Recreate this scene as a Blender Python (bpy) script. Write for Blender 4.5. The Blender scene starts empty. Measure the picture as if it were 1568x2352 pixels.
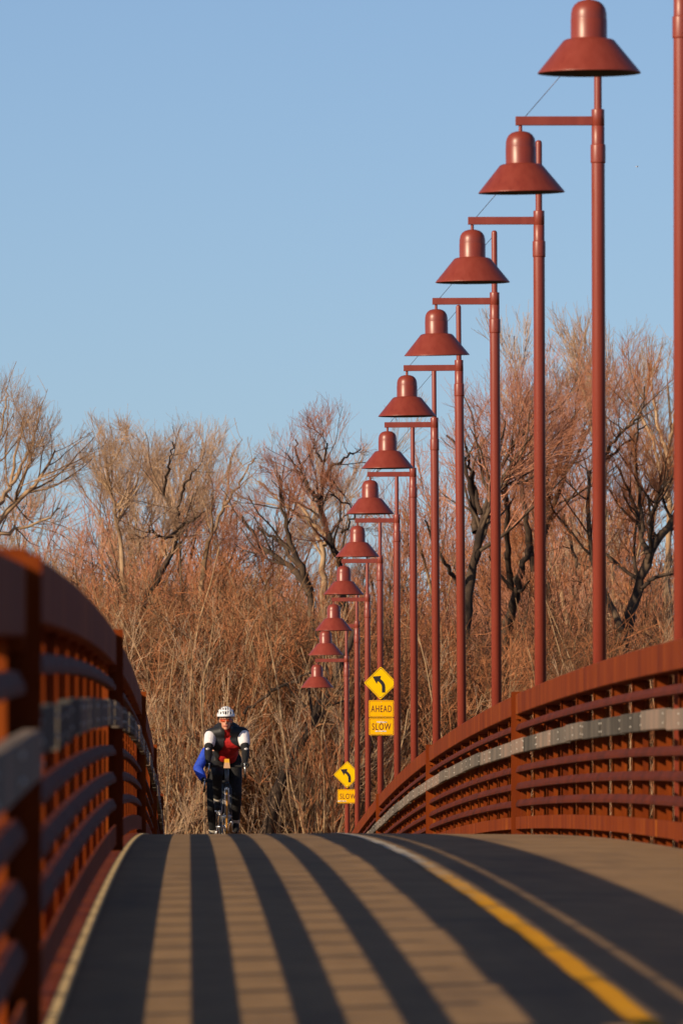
import bpy, bmesh, math, random
import numpy as np
from mathutils import Vector, Matrix

C = bpy.context.scene.collection
PI = math.pi
F = 24000.0          # focal length in photo pixels (photo 1568 wide)
HX, HY = 430.0, 1857.0   # where the bridge axis meets the horizon
ZC = 6.0             # camera height above the far bank's datum
random.seed(4)

# ------------------------------------------------------------------ helpers
def at(px, py, d):
    """a point d metres down the bridge seen at photo position px, py"""
    return ((px-HX)*d/F, d, ZC+(HY-py)*d/F)

def deck(d):
    c = 0.00013 if d < 88 else 0.00011
    return ZC-0.235-c*(d-88.0)**2

def new_mesh(name, verts, faces, mats, fmat=None, smooth=False):
    me = bpy.data.meshes.new(name)
    me.from_pydata([tuple(v) for v in verts], [], faces)
    for m in mats: me.materials.append(m)
    if fmat:
        me.polygons.foreach_set('material_index', fmat)
    if smooth:
        me.polygons.foreach_set('use_smooth', [True]*len(me.polygons))
    me.update()
    return me

def link(name, me, parent=None, loc=(0,0,0)):
    o = bpy.data.objects.new(name, me); C.objects.link(o)
    o.location = loc
    if parent: o.parent = parent
    return o

def empty(name, loc=(0,0,0)):
    o = bpy.data.objects.new(name, None); C.objects.link(o); o.location = loc
    o.empty_display_size = 0.2
    return o

def tag(o, label=None, cat=None, group=None, kind=None):
    if label: o['label'] = label
    if cat: o['category'] = cat
    if group: o['group'] = group
    if kind: o['kind'] = kind
    return o

class MB:
    """collects shapes into one mesh"""
    def __init__(s): s.v=[]; s.f=[]; s.m=[]; s.sm=[]
    def add(s, v, f, mi=0, smooth=False):
        b=len(s.v); s.v+=[tuple(p) for p in v]
        for q in f: s.f.append(tuple(i+b for i in q)); s.m.append(mi); s.sm.append(smooth)
    def box(s, x0,x1,y0,y1,z0,z1, mi=0, b=0.0):
        if b<=0:
            v=[(x,y,z) for z in (z0,z1) for y in (y0,y1) for x in (x0,x1)]
            f=[(0,2,3,1),(4,5,7,6),(0,1,5,4),(2,6,7,3),(0,4,6,2),(1,3,7,5)]
            s.add(v,f,mi)
        else:
            bm=bmesh.new(); bmesh.ops.create_cube(bm,size=1)
            for w in bm.verts: w.co=((x0+x1)/2+w.co.x*(x1-x0),(y0+y1)/2+w.co.y*(y1-y0),(z0+z1)/2+w.co.z*(z1-z0))
            bmesh.ops.bevel(bm,geom=bm.edges[:],offset=b,segments=2,affect='EDGES',profile=0.6)
            s.bm(bm,mi)
    def bm(s,bm,mi=0,smooth=False):
        bm.verts.index_update()
        s.add([tuple(v.co) for v in bm.verts],[tuple(v.index for v in f.verts) for f in bm.faces],mi,smooth); bm.free()
    def lathe(s, prof, n=24, mi=0, c=(0,0,0), smooth=True, caps=False):
        v=[]; f=[]
        for r,z in prof:
            for k in range(n):
                a=2*PI*k/n; v.append((c[0]+r*math.cos(a),c[1]+r*math.sin(a),c[2]+z))
        for i in range(len(prof)-1):
            for k in range(n):
                k2=(k+1)%n; f.append((i*n+k,i*n+k2,(i+1)*n+k2,(i+1)*n+k))
        if caps:
            f.append(tuple(range(n))[::-1]); f.append(tuple((len(prof)-1)*n+k for k in range(n)))
        s.add(v,f,mi,smooth)
    def tube(s, pts, rad, n=8, mi=0, smooth=True, caps=True):
        P=np.array(pts,float); m=len(P)
        R=np.full(m,rad) if np.isscalar(rad) else np.array(rad,float)
        T=np.gradient(P,axis=0); T/=np.linalg.norm(T,axis=1,keepdims=True)+1e-12
        ref=np.array((0.31,0.17,0.94)) if abs(T[0,2])<0.9 else np.array((1.0,0.2,0.0))
        v=[]; f=[]
        for i in range(m):
            u=np.cross(T[i],ref); u/=np.linalg.norm(u); w=np.cross(T[i],u)
            for k in range(n):
                a=2*PI*k/n; v.append(P[i]+R[i]*(math.cos(a)*u+math.sin(a)*w))
        for i in range(m-1):
            for k in range(n):
                k2=(k+1)%n; f.append((i*n+k,i*n+k2,(i+1)*n+k2,(i+1)*n+k))
        if caps:
            f.append(tuple(range(n))[::-1]); f.append(tuple((m-1)*n+k for k in range(n)))
        s.add(v,f,mi,smooth)
    def sphere(s,c,r,mi=0,sub=2,smooth=True):
        rr=(r,r,r) if np.isscalar(r) else r
        bm=bmesh.new(); bmesh.ops.create_icosphere(bm,subdivisions=sub,radius=1)
        for w in bm.verts: w.co=(c[0]+w.co.x*rr[0],c[1]+w.co.y*rr[1],c[2]+w.co.z*rr[2])
        s.bm(bm,mi,smooth)
    def prism(s, poly, y0, y1, mi=0):
        """polygon in x,z thickened along y"""
        n=len(poly); v=[(x,y0,z) for x,z in poly]+[(x,y1,z) for x,z in poly]
        f=[tuple(range(n)),tuple(range(2*n-1,n-1,-1))]+[(i,i+n,(i+1)%n+n,(i+1)%n) for i in range(n)]
        s.add(v,f,mi)
    def sweep(s, prof, ys, zf, mi=0, caps=True, smooth=False):
        """profile in x,z swept along y with height zf(y)"""
        n=len(prof); v=[]; f=[]
        for y in ys:
            z0=zf(y)
            for x,z in prof: v.append((x,y,z+z0))
        for i in range(len(ys)-1):
            for k in range(n):
                k2=(k+1)%n; f.append((i*n+k,(i+1)*n+k,(i+1)*n+k2,i*n+k2))
        if caps:
            f.append(tuple(range(n))); f.append(tuple((len(ys)-1)*n+k for k in range(n))[::-1])
        s.add(v,f,mi,smooth)
    def mesh(s,name,mats):
        me=new_mesh(name,s.v,s.f,mats,s.m)
        me.polygons.foreach_set('use_smooth',s.sm)
        bm=bmesh.new(); bm.from_mesh(me); bmesh.ops.recalc_face_normals(bm,faces=bm.faces[:]); bm.to_mesh(me); bm.free()
        me.update(); return me
    def build(s,name,mats,parent=None,loc=(0,0,0)):
        if not isinstance(mats,(list,tuple)): mats=[mats]
        return link(name,s.mesh(name,mats),parent,loc)

# ---------------------------------------------------------------- materials
def mat(name, col, rough=0.6, metal=0.0, spec=0.5):
    m=bpy.data.materials.new(name); m.use_nodes=True
    b=m.node_tree.nodes['Principled BSDF']
    b.inputs['Base Color'].default_value=(*col,1); b.inputs['Roughness'].default_value=rough
    b.inputs['Metallic'].default_value=metal; b.inputs['Specular IOR Level'].default_value=spec
    return m
def nodes(m): return m.node_tree.nodes, m.node_tree.links, m.node_tree.nodes['Principled BSDF']
def noise_mix(m, stops, scale=(1,1,1), nscale=5.0, detail=5.0, coord='Object', rough=None, bump=0.0, bump_scale=None, objrand=0.0, dist=0.0):
    n,l,b=nodes(m)
    tc=n.new('ShaderNodeTexCoord'); mp=n.new('ShaderNodeMapping'); mp.inputs['Scale'].default_value=scale
    if coord=='World':
        g=n.new('ShaderNodeNewGeometry'); l.new(g.outputs['Position'],mp.inputs['Vector'])
    else: l.new(tc.outputs[coord],mp.inputs['Vector'])
    nz=n.new('ShaderNodeTexNoise'); nz.inputs['Scale'].default_value=nscale; nz.inputs['Detail'].default_value=detail
    nz.inputs['Roughness'].default_value=0.62; nz.inputs['Distortion'].default_value=dist
    l.new(mp.outputs[0],nz.inputs['Vector'])
    r=n.new('ShaderNodeValToRGB'); e=r.color_ramp.elements
    while len(e)<len(stops): e.new(0.5)
    for k,(p,c) in enumerate(stops): e[k].position=p; e[k].color=(*c,1)
    fac=nz.outputs['Fac']
    if objrand>0:
        oi=n.new('ShaderNodeObjectInfo'); ma=n.new('ShaderNodeMath'); ma.operation='MULTIPLY_ADD'
        ma.inputs[1].default_value=objrand; l.new(oi.outputs['Random'],ma.inputs[0])
        sb=n.new('ShaderNodeMath'); sb.operation='SUBTRACT'; l.new(fac,sb.inputs[0]); sb.inputs[1].default_value=objrand/2
        l.new(sb.outputs[0],ma.inputs[2]); fac=ma.outputs[0]
    l.new(fac,r.inputs['Fac']); l.new(r.outputs['Color'],b.inputs['Base Color'])
    if rough:
        mr=n.new('ShaderNodeMapRange'); mr.inputs['To Min'].default_value=rough[0]; mr.inputs['To Max'].default_value=rough[1]
        l.new(nz.outputs['Fac'],mr.inputs['Value']); l.new(mr.outputs[0],b.inputs['Roughness'])
    if bump:
        bp=n.new('ShaderNodeBump'); bp.inputs['Strength'].default_value=bump; bp.inputs['Distance'].default_value=0.02
        l.new(nz.outputs['Fac'],bp.inputs['Height']); l.new(bp.outputs[0],b.inputs['Normal'])
    return r

M={}
M['rust']=mat('weathering_steel',(0.27,0.06,0.014),0.8,spec=0.1)
noise_mix(M['rust'],[(0.28,(0.1,0.018,0.006)),(0.45,(0.165,0.028,0.004)),(0.6,(0.215,0.042,0.005)),(0.74,(0.4,0.115,0.009))],scale=(3,0.9,0.22),nscale=2.2,detail=9,coord='World',bump=0.15)
M['rust_rail']=mat('weathering_steel_rail',(0.2,0.05,0.02),0.75,spec=0.08)
noise_mix(M['rust_rail'],[(0.3,(0.06,0.016,0.01)),(0.55,(0.11,0.022,0.01)),(0.75,(0.15,0.03,0.011))],scale=(3,0.6,2),nscale=2.0,detail=8,coord='World',bump=0.1)
M['wood']=mat('weathered_wood',(0.25,0.2,0.16),0.95,spec=0.04)
noise_mix(M['wood'],[(0.2,(0.06,0.054,0.047)),(0.45,(0.135,0.116,0.098)),(0.62,(0.2,0.16,0.13)),(0.82,(0.32,0.215,0.165))],scale=(1,0.8,0.5),nscale=1.6,detail=9,coord='World',bump=0.3,objrand=0.45)
M['bolt']=mat('galvanised_bolt',(0.6,0.56,0.5),0.45,0.3)
M['paint']=mat('red_brown_paint',(0.285,0.058,0.034),0.42,spec=0.6)
noise_mix(M['paint'],[(0.25,(0.2,0.03,0.018)),(0.45,(0.245,0.041,0.023)),(0.7,(0.275,0.05,0.03)),(0.85,(0.31,0.075,0.05))],scale=(6,6,0.35),nscale=2.2,detail=8,rough=(0.28,0.48),objrand=0.12)
M['cable']=mat('stay_cable',(0.12,0.09,0.1),0.4,0.6)
M['lens']=mat('lamp_lens',(0.05,0.06,0.045),0.12,spec=0.8)
M['reflector']=mat('lamp_inside',(0.06,0.065,0.05),0.4)
M['bulb']=mat('lamp_bulb_glass',(0.75,0.75,0.7),0.1,spec=0.9)
# deck concrete
M['deck']=mat('tan_concrete',(0.33,0.24,0.16),0.9,spec=0.2)
noise_mix(M['deck'],[(0.22,(0.22,0.135,0.064)),(0.5,(0.305,0.186,0.086)),(0.78,(0.39,0.24,0.115))],scale=(1.1,0.35,1),nscale=2.5,detail=10,coord='World',rough=(0.85,0.95),bump=0.25)
n_,l_,b_=nodes(M['deck'])
src=b_.inputs['Base Color'].links[0].from_socket
g_=n_.new('ShaderNodeNewGeometry')
def layer(src,nsc,scl,lo,hi,col,amt):
    mp=n_.new('ShaderNodeMapping'); mp.inputs['Scale'].default_value=scl; l_.new(g_.outputs['Position'],mp.inputs['Vector'])
    nz=n_.new('ShaderNodeTexNoise'); nz.inputs['Scale'].default_value=nsc; nz.inputs['Detail'].default_value=6; l_.new(mp.outputs[0],nz.inputs['Vector'])
    mr=n_.new('ShaderNodeMapRange'); mr.inputs['From Min'].default_value=lo; mr.inputs['From Max'].default_value=hi; mr.inputs['To Max'].default_value=amt; l_.new(nz.outputs['Fac'],mr.inputs['Value'])
    mx=n_.new('ShaderNodeMix'); mx.data_type='RGBA'; l_.new(mr.outputs[0],mx.inputs['Factor']); l_.new(src,mx.inputs['A']); mx.inputs['B'].default_value=(*col,1); return mx.outputs['Result']
src=layer(src,1.0,(2.2,0.12,1),0.52,0.72,(0.16,0.1,0.055),0.6)      # tyre darkened streaks
src=layer(src,0.8,(1,0.5,1),0.6,0.7,(0.13,0.085,0.05),0.55)         # stains
src=layer(src,40,(1,0.6,1),0.66,0.74,(0.5,0.4,0.3),0.7)             # pale grit
l_.new(src,b_.inputs['Base Color'])
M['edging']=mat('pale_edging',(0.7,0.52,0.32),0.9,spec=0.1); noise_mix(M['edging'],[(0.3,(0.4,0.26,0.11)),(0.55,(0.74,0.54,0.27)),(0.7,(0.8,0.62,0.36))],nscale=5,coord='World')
M['yellow']=mat('yellow_line_paint',(0.62,0.29,0.02),0.85,spec=0.08)
r_=noise_mix(M['yellow'],[(0.22,(0.4,0.22,0.06)),(0.36,(0.64,0.28,0.008)),(0.6,(0.74,0.35,0.008)),(0.7,(0.48,0.28,0.1)),(0.82,(0.38,0.3,0.21)),(1.0,(0.52,0.48,0.41))],scale=(1,0.5,1),nscale=5,detail=9,coord='World')
n_,l_,b_=nodes(M['yellow'])      # the paint is worn through further along
g_=n_.new('ShaderNodeNewGeometry'); sx=n_.new('ShaderNodeSeparateXYZ'); l_.new(g_.outputs['Position'],sx.inputs[0])
mr=n_.new('ShaderNodeMapRange'); mr.inputs['From Min'].default_value=44; mr.inputs['From Max'].default_value=68; mr.inputs['To Min'].default_value=0; mr.inputs['To Max'].default_value=0.42; l_.new(sx.outputs['Y'],mr.inputs['Value'])
ad=n_.new('ShaderNodeMath'); ad.operation='ADD'; l_.new(r_.inputs['Fac'].links[0].from_socket,ad.inputs[0]); l_.new(mr.outputs[0],ad.inputs[1]); l_.new(ad.outputs[0],r_.inputs['Fac'])
M['ground']=mat('leaf_litter',(0.12,0.075,0.045),0.95,spec=0.1)
noise_mix(M['ground'],[(0.3,(0.07,0.045,0.028)),(0.6,(0.14,0.09,0.055)),(0.8,(0.2,0.14,0.085))],nscale=0.6,detail=10,coord='World')
M['sign']=mat('yellow_sign_sheet',(0.97,0.56,0.001),0.5,spec=0.1)
M['sign2']=mat('amber_sign_sheet',(0.96,0.48,0.002),0.5,spec=0.1)
M['signedge']=mat('sign_aluminium_edge',(0.8,0.42,0.04),0.4)
M['black']=mat('black_print',(0.018,0.014,0.012),0.5)
M['brownprint']=mat('brown_print',(0.085,0.012,0.006),0.5)
M['sticker']=mat('peeling_white_sticker',(0.75,0.72,0.62),0.6)
noise_mix(M['sticker'],[(0.35,(0.2,0.16,0.1)),(0.5,(0.75,0.7,0.6)),(0.8,(0.85,0.83,0.78))],nscale=18,detail=5)
def bark(name,stops,nscale=1.5,objr=0.25,rough=0.9):
    m=mat(name,stops[1][1],rough,spec=0.15); noise_mix(m,stops,nscale=nscale,detail=3,coord='World',objrand=objr); return m
M['bark_dark']=bark('dark_bark',[(0.3,(0.035,0.025,0.02)),(0.5,(0.075,0.05,0.036)),(0.75,(0.17,0.115,0.075))],1.8)
M['bark_tan']=bark('tan_bark',[(0.3,(0.15,0.09,0.05)),(0.5,(0.34,0.215,0.125)),(0.75,(0.52,0.36,0.22))],1.2)
M['bark_pale']=bark('pale_bark',[(0.3,(0.2,0.125,0.065)),(0.5,(0.4,0.26,0.145)),(0.75,(0.56,0.4,0.24))],1.5)
M['bark_sapling']=bark('sapling_bark',[(0.3,(0.1,0.055,0.03)),(0.5,(0.25,0.145,0.075)),(0.75,(0.46,0.3,0.17))],1.3,0.5)
M['twig_dark']=bark('dark_twigs',[(0.3,(0.07,0.036,0.02)),(0.5,(0.15,0.078,0.042)),(0.75,(0.27,0.145,0.08))],0.9)
M['twig_tan']=bark('tan_twigs',[(0.3,(0.4,0.25,0.15)),(0.5,(0.56,0.37,0.235)),(0.75,(0.68,0.48,0.33))],0.8)
M['twig_red']=bark('red_twigs',[(0.3,(0.38,0.16,0.09)),(0.5,(0.54,0.235,0.14)),(0.75,(0.65,0.33,0.21))],0.7)
M['twig_brown']=bark('brown_twigs',[(0.3,(0.17,0.08,0.038)),(0.5,(0.34,0.17,0.08)),(0.75,(0.52,0.3,0.155))],0.9)
M['twig_orange']=bark('orange_twigs',[(0.3,(0.33,0.125,0.055)),(0.5,(0.52,0.205,0.09)),(0.75,(0.62,0.29,0.14))],0.7)

# ---------------------------------------------------------- world, sun, camera
SUN_AZ=math.radians(50)      # sun behind the camera, 50 degrees round to the left
SUN_EL=math.radians(21.9)
sdir=Vector((-math.sin(SUN_AZ)*math.cos(SUN_EL),-math.cos(SUN_AZ)*math.cos(SUN_EL),math.sin(SUN_EL)))
w=bpy.data.worlds.new('World'); bpy.context.scene.world=w; w.use_nodes=True
wn=w.node_tree.nodes; wl=w.node_tree.links; bg=wn['Background']
sky=wn.new('ShaderNodeTexSky'); sky.sky_type='NISHITA'; sky.sun_disc=False
sky.sun_elevation=SUN_EL; sky.sun_rotation=math.atan2(sdir.x,sdir.y)
sky.air_density=0.5; sky.dust_density=0.52; sky.ozone_density=2.2; sky.altitude=0
wl.new(sky.outputs[0],bg.inputs['Color']); bg.inputs['Strength'].default_value=0.105
sl=bpy.data.lights.new('sun','SUN'); sl.energy=5.0; sl.angle=math.radians(0.5); sl.color=(1.0,0.8,0.55)
so=bpy.data.objects.new('sun',sl); C.objects.link(so); so.rotation_euler=sdir.to_track_quat('Z','Y').to_euler(); so.location=(-60,-60,60)

cam=bpy.data.cameras.new('camera'); co=bpy.data.objects.new('camera',cam); C.objects.link(co)
bpy.context.scene.camera=co
cam.sensor_fit='HORIZONTAL'; cam.sensor_width=15.0; cam.lens=15.0*F/1568.0
co.location=(0,0,ZC)
yaw=math.atan((784-HX)/F); pitch=math.atan((HY-1176)/F)
co.rotation_euler=(PI/2+pitch,0,-yaw)
cam.clip_start=0.5; cam.clip_end=6000
cam.dof.use_dof=True; cam.dof.focus_distance=165; cam.dof.aperture_fstop=cam.lens/1000/0.034
vs=bpy.context.scene.view_settings; vs.view_transform='Standard'; vs.look='None'; vs.exposure=0; vs.gamma=1
bpy.context.scene.cycles.max_bounces=6

# ------------------------------------------------------------- ground and deck
D_END=276.0
def gz(x,d):
    """height of the ground"""
    far=ZC-4.15
    def ss(a,b,t):
        t=min(1,max(0,(t-a)/(b-a))); return t*t*(3-2*t)
    near=ss(14,-4,d); bankf=ss(236,D_END-3,d)
    low=ZC-9.0
    z=low+(far-low)*bankf+((deck(0)-0.12)-low)*near
    side=ss(14,60,abs(x-1.4))*near
    z-=side*2.0
    return z+0.25*math.sin(x*0.21+d*0.13)*bankf*ss(280,320,d)+0.2*math.sin(x*0.5)*math.sin(d*0.37)*(1-near)*(1-bankf)
gx=sorted(set(list(np.linspace(-60,70,66))+[-4000,-1500,-600,-300,-150,-90,100,160,300,600,1500,4000]))
gy=sorted(set(list(np.linspace(-40,420,116))+[-2500,-800,-300,-120,-60,480,600,900,1600,3000,5200]))
v=[(x,y,gz(x,y)) for y in gy for x in gx]; nx=len(gx)
f=[(j*nx+i,j*nx+i+1,(j+1)*nx+i+1,(j+1)*nx+i) for j in range(len(gy)-1) for i in range(nx-1)]
tag(link('ground',new_mesh('ground',v,f,[M['ground']],smooth=True)),kind='structure',label='brown leaf littered ground below and beyond the bridge')

XL,XR=-0.46,3.32
ys=list(np.arange(-8,D_END+0.01,1.0))
b=MB(); b.sweep([(XL-0.17,-0.35),(XL-0.17,0),(XL+0.6,0.004),(1.43,0.012),(XR-0.6,0.004),(XR+0.02,0),(XR+0.02,-0.35)],ys,deck)
tag(b.build('bridge_deck',M['deck']),kind='structure',label='tan concrete deck of the arched footbridge striped by railing shadows')
def line(name,x0,x1,da,db,m,dz=0.016,jit=0.0):
    yy=list(np.arange(da,db+0.01,0.5)); v=[];f=[]
    for y in yy:
        j=jit*math.sin(y*1.7)+jit*0.6*math.sin(y*4.1)
        v+=[(x0+j,y,deck(y)+dz),(x1+j,y,deck(y)+dz)]
    f=[(2*i,2*i+1,2*i+3,2*i+2) for i in range(len(yy)-1)]
    return link(name,new_mesh(name,v,f,[m]))
tag(line('centre_line',1.318,1.405,-6,150,M['yellow'],jit=0.004),kind='structure',label='yellow centre line painted along the deck, worn pale over the crest')

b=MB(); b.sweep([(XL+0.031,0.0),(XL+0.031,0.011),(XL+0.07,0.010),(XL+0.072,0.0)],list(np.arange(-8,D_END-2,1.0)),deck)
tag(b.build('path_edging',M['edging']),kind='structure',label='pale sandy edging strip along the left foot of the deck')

# -------------------------------------------------------------------- railings
DJ=[-8.0,29.9,67.9,105.8,143.7,181.6,219.6]     # where one railing section meets the next
H=1.42
def prof(o,x0,x1,z0,z1): return [(o*x0,z0),(o*x1,z0),(o*x1,z1),(o*x0,z1)]
def railprof(o,z0,z1):
    h=z1-z0
    return [(o*0.004,z0),(0,z0+0.004),(0,z0+h*0.42),(o*0.022,z1),(o*0.05,z1),(o*0.05,z0)]
post_me={}; bar_me={}; zt=1.214; zb=-0.3
for o in (1,-1):
    def bx(q,x0,x1,y0,y1,z0,z1): q.box(*sorted((o*x0,o*x1)),y0,y1,z0,z1)
    pm=MB(); bx(pm,0,0.006,-0.016,0.016,zb,zt); bx(pm,0.006,0.098,-0.0035,0.0035,zb,zt); bx(pm,0.098,0.105,-0.078,0.12,zb,zt); bx(pm,0.106,0.137,-0.02,-0.012,zb,zt)
    post_me[o]=pm.mesh('post',[M['rust']])
    pm=MB(); bx(pm,0,0.034,-0.004,0.004,zb,0.80); bx(pm,0.034,0.04,-0.05,0.13,zb,0.80)
    bar_me[o]=pm.mesh('picket',[M['rust']])
def railing(k,side,label):
    o=-1 if side=='l' else 1; X=XL if side=='l' else XR
    da,db=DJ[k]+0.06,DJ[k+1]-0.06; dy=-0.05 if k==0 else 0.0
    t=empty('bridge_railing',(X,da,deck(da)))
    tag(t,label,'railing','steel railing sections of the bridge')
    z0=deck(da)
    n=24
    yy=list(np.linspace(0,db-da,n+1)); zf=lambda y: deck(y+da)-z0+dy
    def part(name,pr,m,y=None):
        q=MB(); q.sweep(pr,y or yy,zf); return q.build(name,m,t)
    part('top_beam',[(o*0.006,1.215),(0,1.222),(0,1.413),(o*0.006,1.42),(o*0.17,1.42),(o*0.17,1.215)],M['rust'])
    for a,bq in ((1.05,1.119),(0.63,0.697),(0.455,0.525),(0.283,0.352)):
        part('rail',railprof(o,a,bq),M['rust_rail'])
    part('bottom_beam',prof(o,0,0.014,0.058 if side=='r' else 0.052,0.18),M['rust'])
    if side=='l': part('edge_angle',prof(o,-0.032,0.16,-0.002,0.014),M['rust'])
    nb=10; bay=(db-da)/nb; rng=random.Random(k*7+o)
    for i in range(nb+1):
        if 0<i<nb:
            y=i*bay; link('post',post_me[o],t,(o*0.052,y,zf(y)))
        if i<nb:
            y=(i+0.5)*bay; link('picket',bar_me[o],t,(o*0.053,y,zf(y)))
            q=MB(); a=i*bay+0.02; e=(i+1)*bay-0.02
            jx=rng.uniform(-0.008,0.008); jz=rng.uniform(-0.006,0.006)
            yb=list(np.linspace(a,e,4))
            q.sweep([(o*(-0.036+jx),0.809+jz),(o*(-0.042+jx),0.815+jz),(o*(-0.042+jx),0.946+jz),(o*(-0.036+jx),0.952+jz),(o*0.004,0.952+jz),(o*0.004,0.809+jz)],yb,zf)
            for yq in ((a+0.1,e-0.1) if rng.random()<0.6 else (a+0.1,a+(e-a)*0.5)):
                for zq in (0.85,0.915):
                    q.sphere((o*(-0.044+jx),yq,zf(yq)+zq+jz),(0.006,0.011,0.009),1,1)
            q.build('rub_board',[M['wood'],M['bolt']],t)
    # heavy end posts that close the section at both ends
    y=db-da
    q=MB(); q.box(*sorted((o*0.052,o*0.14)),y-0.2,y-0.004,-0.06+zf(y),1.212+zf(y)); q.build('end_post',M['rust'],t)
    q=MB(); q.box(*sorted((o*-0.044,o*0.145)),y,y+0.014,-0.06+zf(y),1.45+zf(y)); q.box(*sorted((o*0.003,o*0.102)),y-0.12,y-0.001,1.17+zf(y),1.2135+zf(y)); q.build('end_plate',M['rust'],t)
    return t
lab_l=['brown steel railing section cut by the lower left corner of the photo, nearest the camera',
 'large blurred left railing section between the two thickest dark end plates',
 'left railing section just beyond the second thick dark end plate, by the deck crest',
 'narrow dark left railing section, second beyond the crest',
 'dark sliver of left railing, third beyond the crest',
 'farthest left railing section, almost sunk behind the deck crest']
lab_r=['','sunlit right railing section closest to the camera, beside the right photo edge',
 'long sunlit right railing section with grey boards that meets the right photo edge',
 'sunlit right railing section between the two middle end plates, under the row of lamps',
 'sunlit right railing section beyond the second visible end plate, dipping behind the deck',
 'farthest right railing section, only its orange top beam shows over the crest']
for k in range(6): railing(k,'l',lab_l[k])
for k in range(1,6): railing(k,'r',lab_r[k])

# ----------------------------------------------------------------- street lamps
LX=[1566,1374,1238,1136,1054,997.5,948,911,872.5,843.5,819.5,795.5]
LY=[165,440,647,815,955,1075,1180,1279,1366,1449,1505,1580]
LT=[0,2,2.5,4,7,6,5,2,2,3,3,5]       # how far (photo px) each base stands right of its top
LD=[78.8+15.35*i for i in range(12)]
HA=6.6                            # arm top above the base
lm={}
q=MB(); q.lathe([(0.0,-3.0),(0.0605,-3.0),(0.0605,HA-0.42)],28); lm['pole']=q.mesh('pole',[M['paint']])
q=MB(); q.lathe([(0.0605,HA-0.425),(0.067,HA-0.42),(0.068,HA-0.41),(0.068,HA-0.265),(0.066,HA-0.257),(0.0585,HA-0.253)],28); 
q.sphere((0,-0.067,HA-0.29),0.006,0,1); q.sphere((0,-0.067,HA-0.385),0.006,0,1); lm['collar']=q.mesh('collar',[M['paint']])
q=MB(); q.lathe([(0.0585,HA-0.26),(0.0585,HA-0.092),(0.0565,HA-0.09),(0.0565,HA-0.086),(0.0585,HA-0.084),(0.0585,HA+0.058),(0.056,HA+0.064),(0.034,HA+0.066)],28); lm['sleeve']=q.mesh('sleeve',[M['paint']])
q=MB(); q.lathe([(0.035,HA+0.06),(0.035,HA+0.77),(0.0325,HA+0.787),(0.026,HA+0.799),(0.014,HA+0.806),(0.0,HA+0.808)],24); lm['mast']=q.mesh('mast',[M['paint']])
q=MB(); q.box(-0.745,-0.05,-0.03,0.03,HA-0.08,HA,b=0.004); q.lathe([(0.017,HA-0.14),(0.017,HA-0.08)],12,c=(-0.70,0,0)); lm['arm']=q.mesh('arm',[M['paint']])
q=MB(); q.tube([(-0.66,0,HA-0.005),(-0.03,0,HA+0.72)],0.0032,6); lm['cable']=q.mesh('cable',[M['cable']])
sp=[(0.0,-0.132),(0.04,-0.134),(0.08,-0.146),(0.108,-0.168),(0.126,-0.198),(0.1345,-0.235),(0.136,-0.275),(0.1363,-0.282),(0.1375,-0.284),(0.1375,-0.42),(0.139,-0.426),(0.168,-0.43),(0.186,-0.437),(0.196,-0.445),(0.384,-0.676),(0.390,-0.683),(0.390,-0.690),(0.383,-0.690),(0.378,-0.684),(0.186,-0.455),(0.17,-0.448),(0.1,-0.447)]
q=MB(); q.lathe([(r,z+HA) for r,z in sp],48,0,c=(-0.70,0,0))
# paint outside, dull reflector inside
for i,fc in enumerate(q.f):
    if i//48>=17: q.m[i]=1
lm['shade']=q.mesh('lamp_shade',[M['paint'],M['reflector']])
q=MB(); q.lathe([(0.0,-0.63),(0.2,-0.632),(0.30,-0.645),(0.335,-0.652),(0.338,-0.64)],40,0,c=(-0.70,0,HA)); lm['lens']=q.mesh('lens',[M['lens']])
q=MB(); q.sphere((-0.70,0,HA-0.56),(0.05,0.05,0.07),0,2); lm['bulb']=q.mesh('bulb',[M['bulb']])
names=['nearest, its post cut by the right edge of the photo',
'second from the right edge, thickest full post',
'third from the right edge, round mast tip beside the lamp in front',
'fourth from the right edge, mast tip and cable against sky',
'fifth from the right edge, its arm just below a glinting lens',
'sixth from the right edge, shade level with the first treetops',
'seventh from the right edge, shade before dark willow limbs',
'eighth from the right edge, post just right of the AHEAD sign',
'ninth from the right edge, post carrying the AHEAD sign',
'tenth from the right edge, post just left of the AHEAD sign',
'second lowest of the row, arm hidden by the next shade',
'lowest of the row, post carrying the lower SLOW sign']
lamps=[]
for i in range(12):
    d=LD[i]; X=(LX[i]-HX)*d/F; Z=ZC+(HY-LY[i])*d/F+0.69   # arm top
    tilt=LT[i]/800.0*(d/F)*(F/d)   # radians
    ang=math.atan2(LT[i],900.0)
    t=empty('street_lamp',(X+math.sin(ang)*HA,d,Z-HA*math.cos(ang)))
    t.rotation_euler=(0.0,-ang,0.0)
    tag(t,'red street lamp, '+names[i],'street lamp','red street lamps along the bridge')
    for k in ('pole','collar','sleeve','mast','arm','cable'): link(k,lm[k],t)
    s=link('lamp_shade',lm['shade'],t)
    # each shade hangs a little differently
    tx,ty=[(0.0,-0.006),(0.012,-0.016),(0.004,-0.004),(0.035,-0.014),(0,0.0),(0.004,0),(-0.004,0.003),(0.01,0),(0,0.004),(0,0),(0.01,-0.01),(0,0.0)][i]
    piv=Vector((-0.70,0,HA-0.132)); R=Matrix.Rotation(tx,4,'X')@Matrix.Rotation(ty,4,'Y')
    s.matrix_local=Matrix.Translation(piv)@R@Matrix.Translation(-piv)
    link('lens',lm['lens'],s); link('bulb',lm['bulb'],s)
    lamps.append(t)

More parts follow.
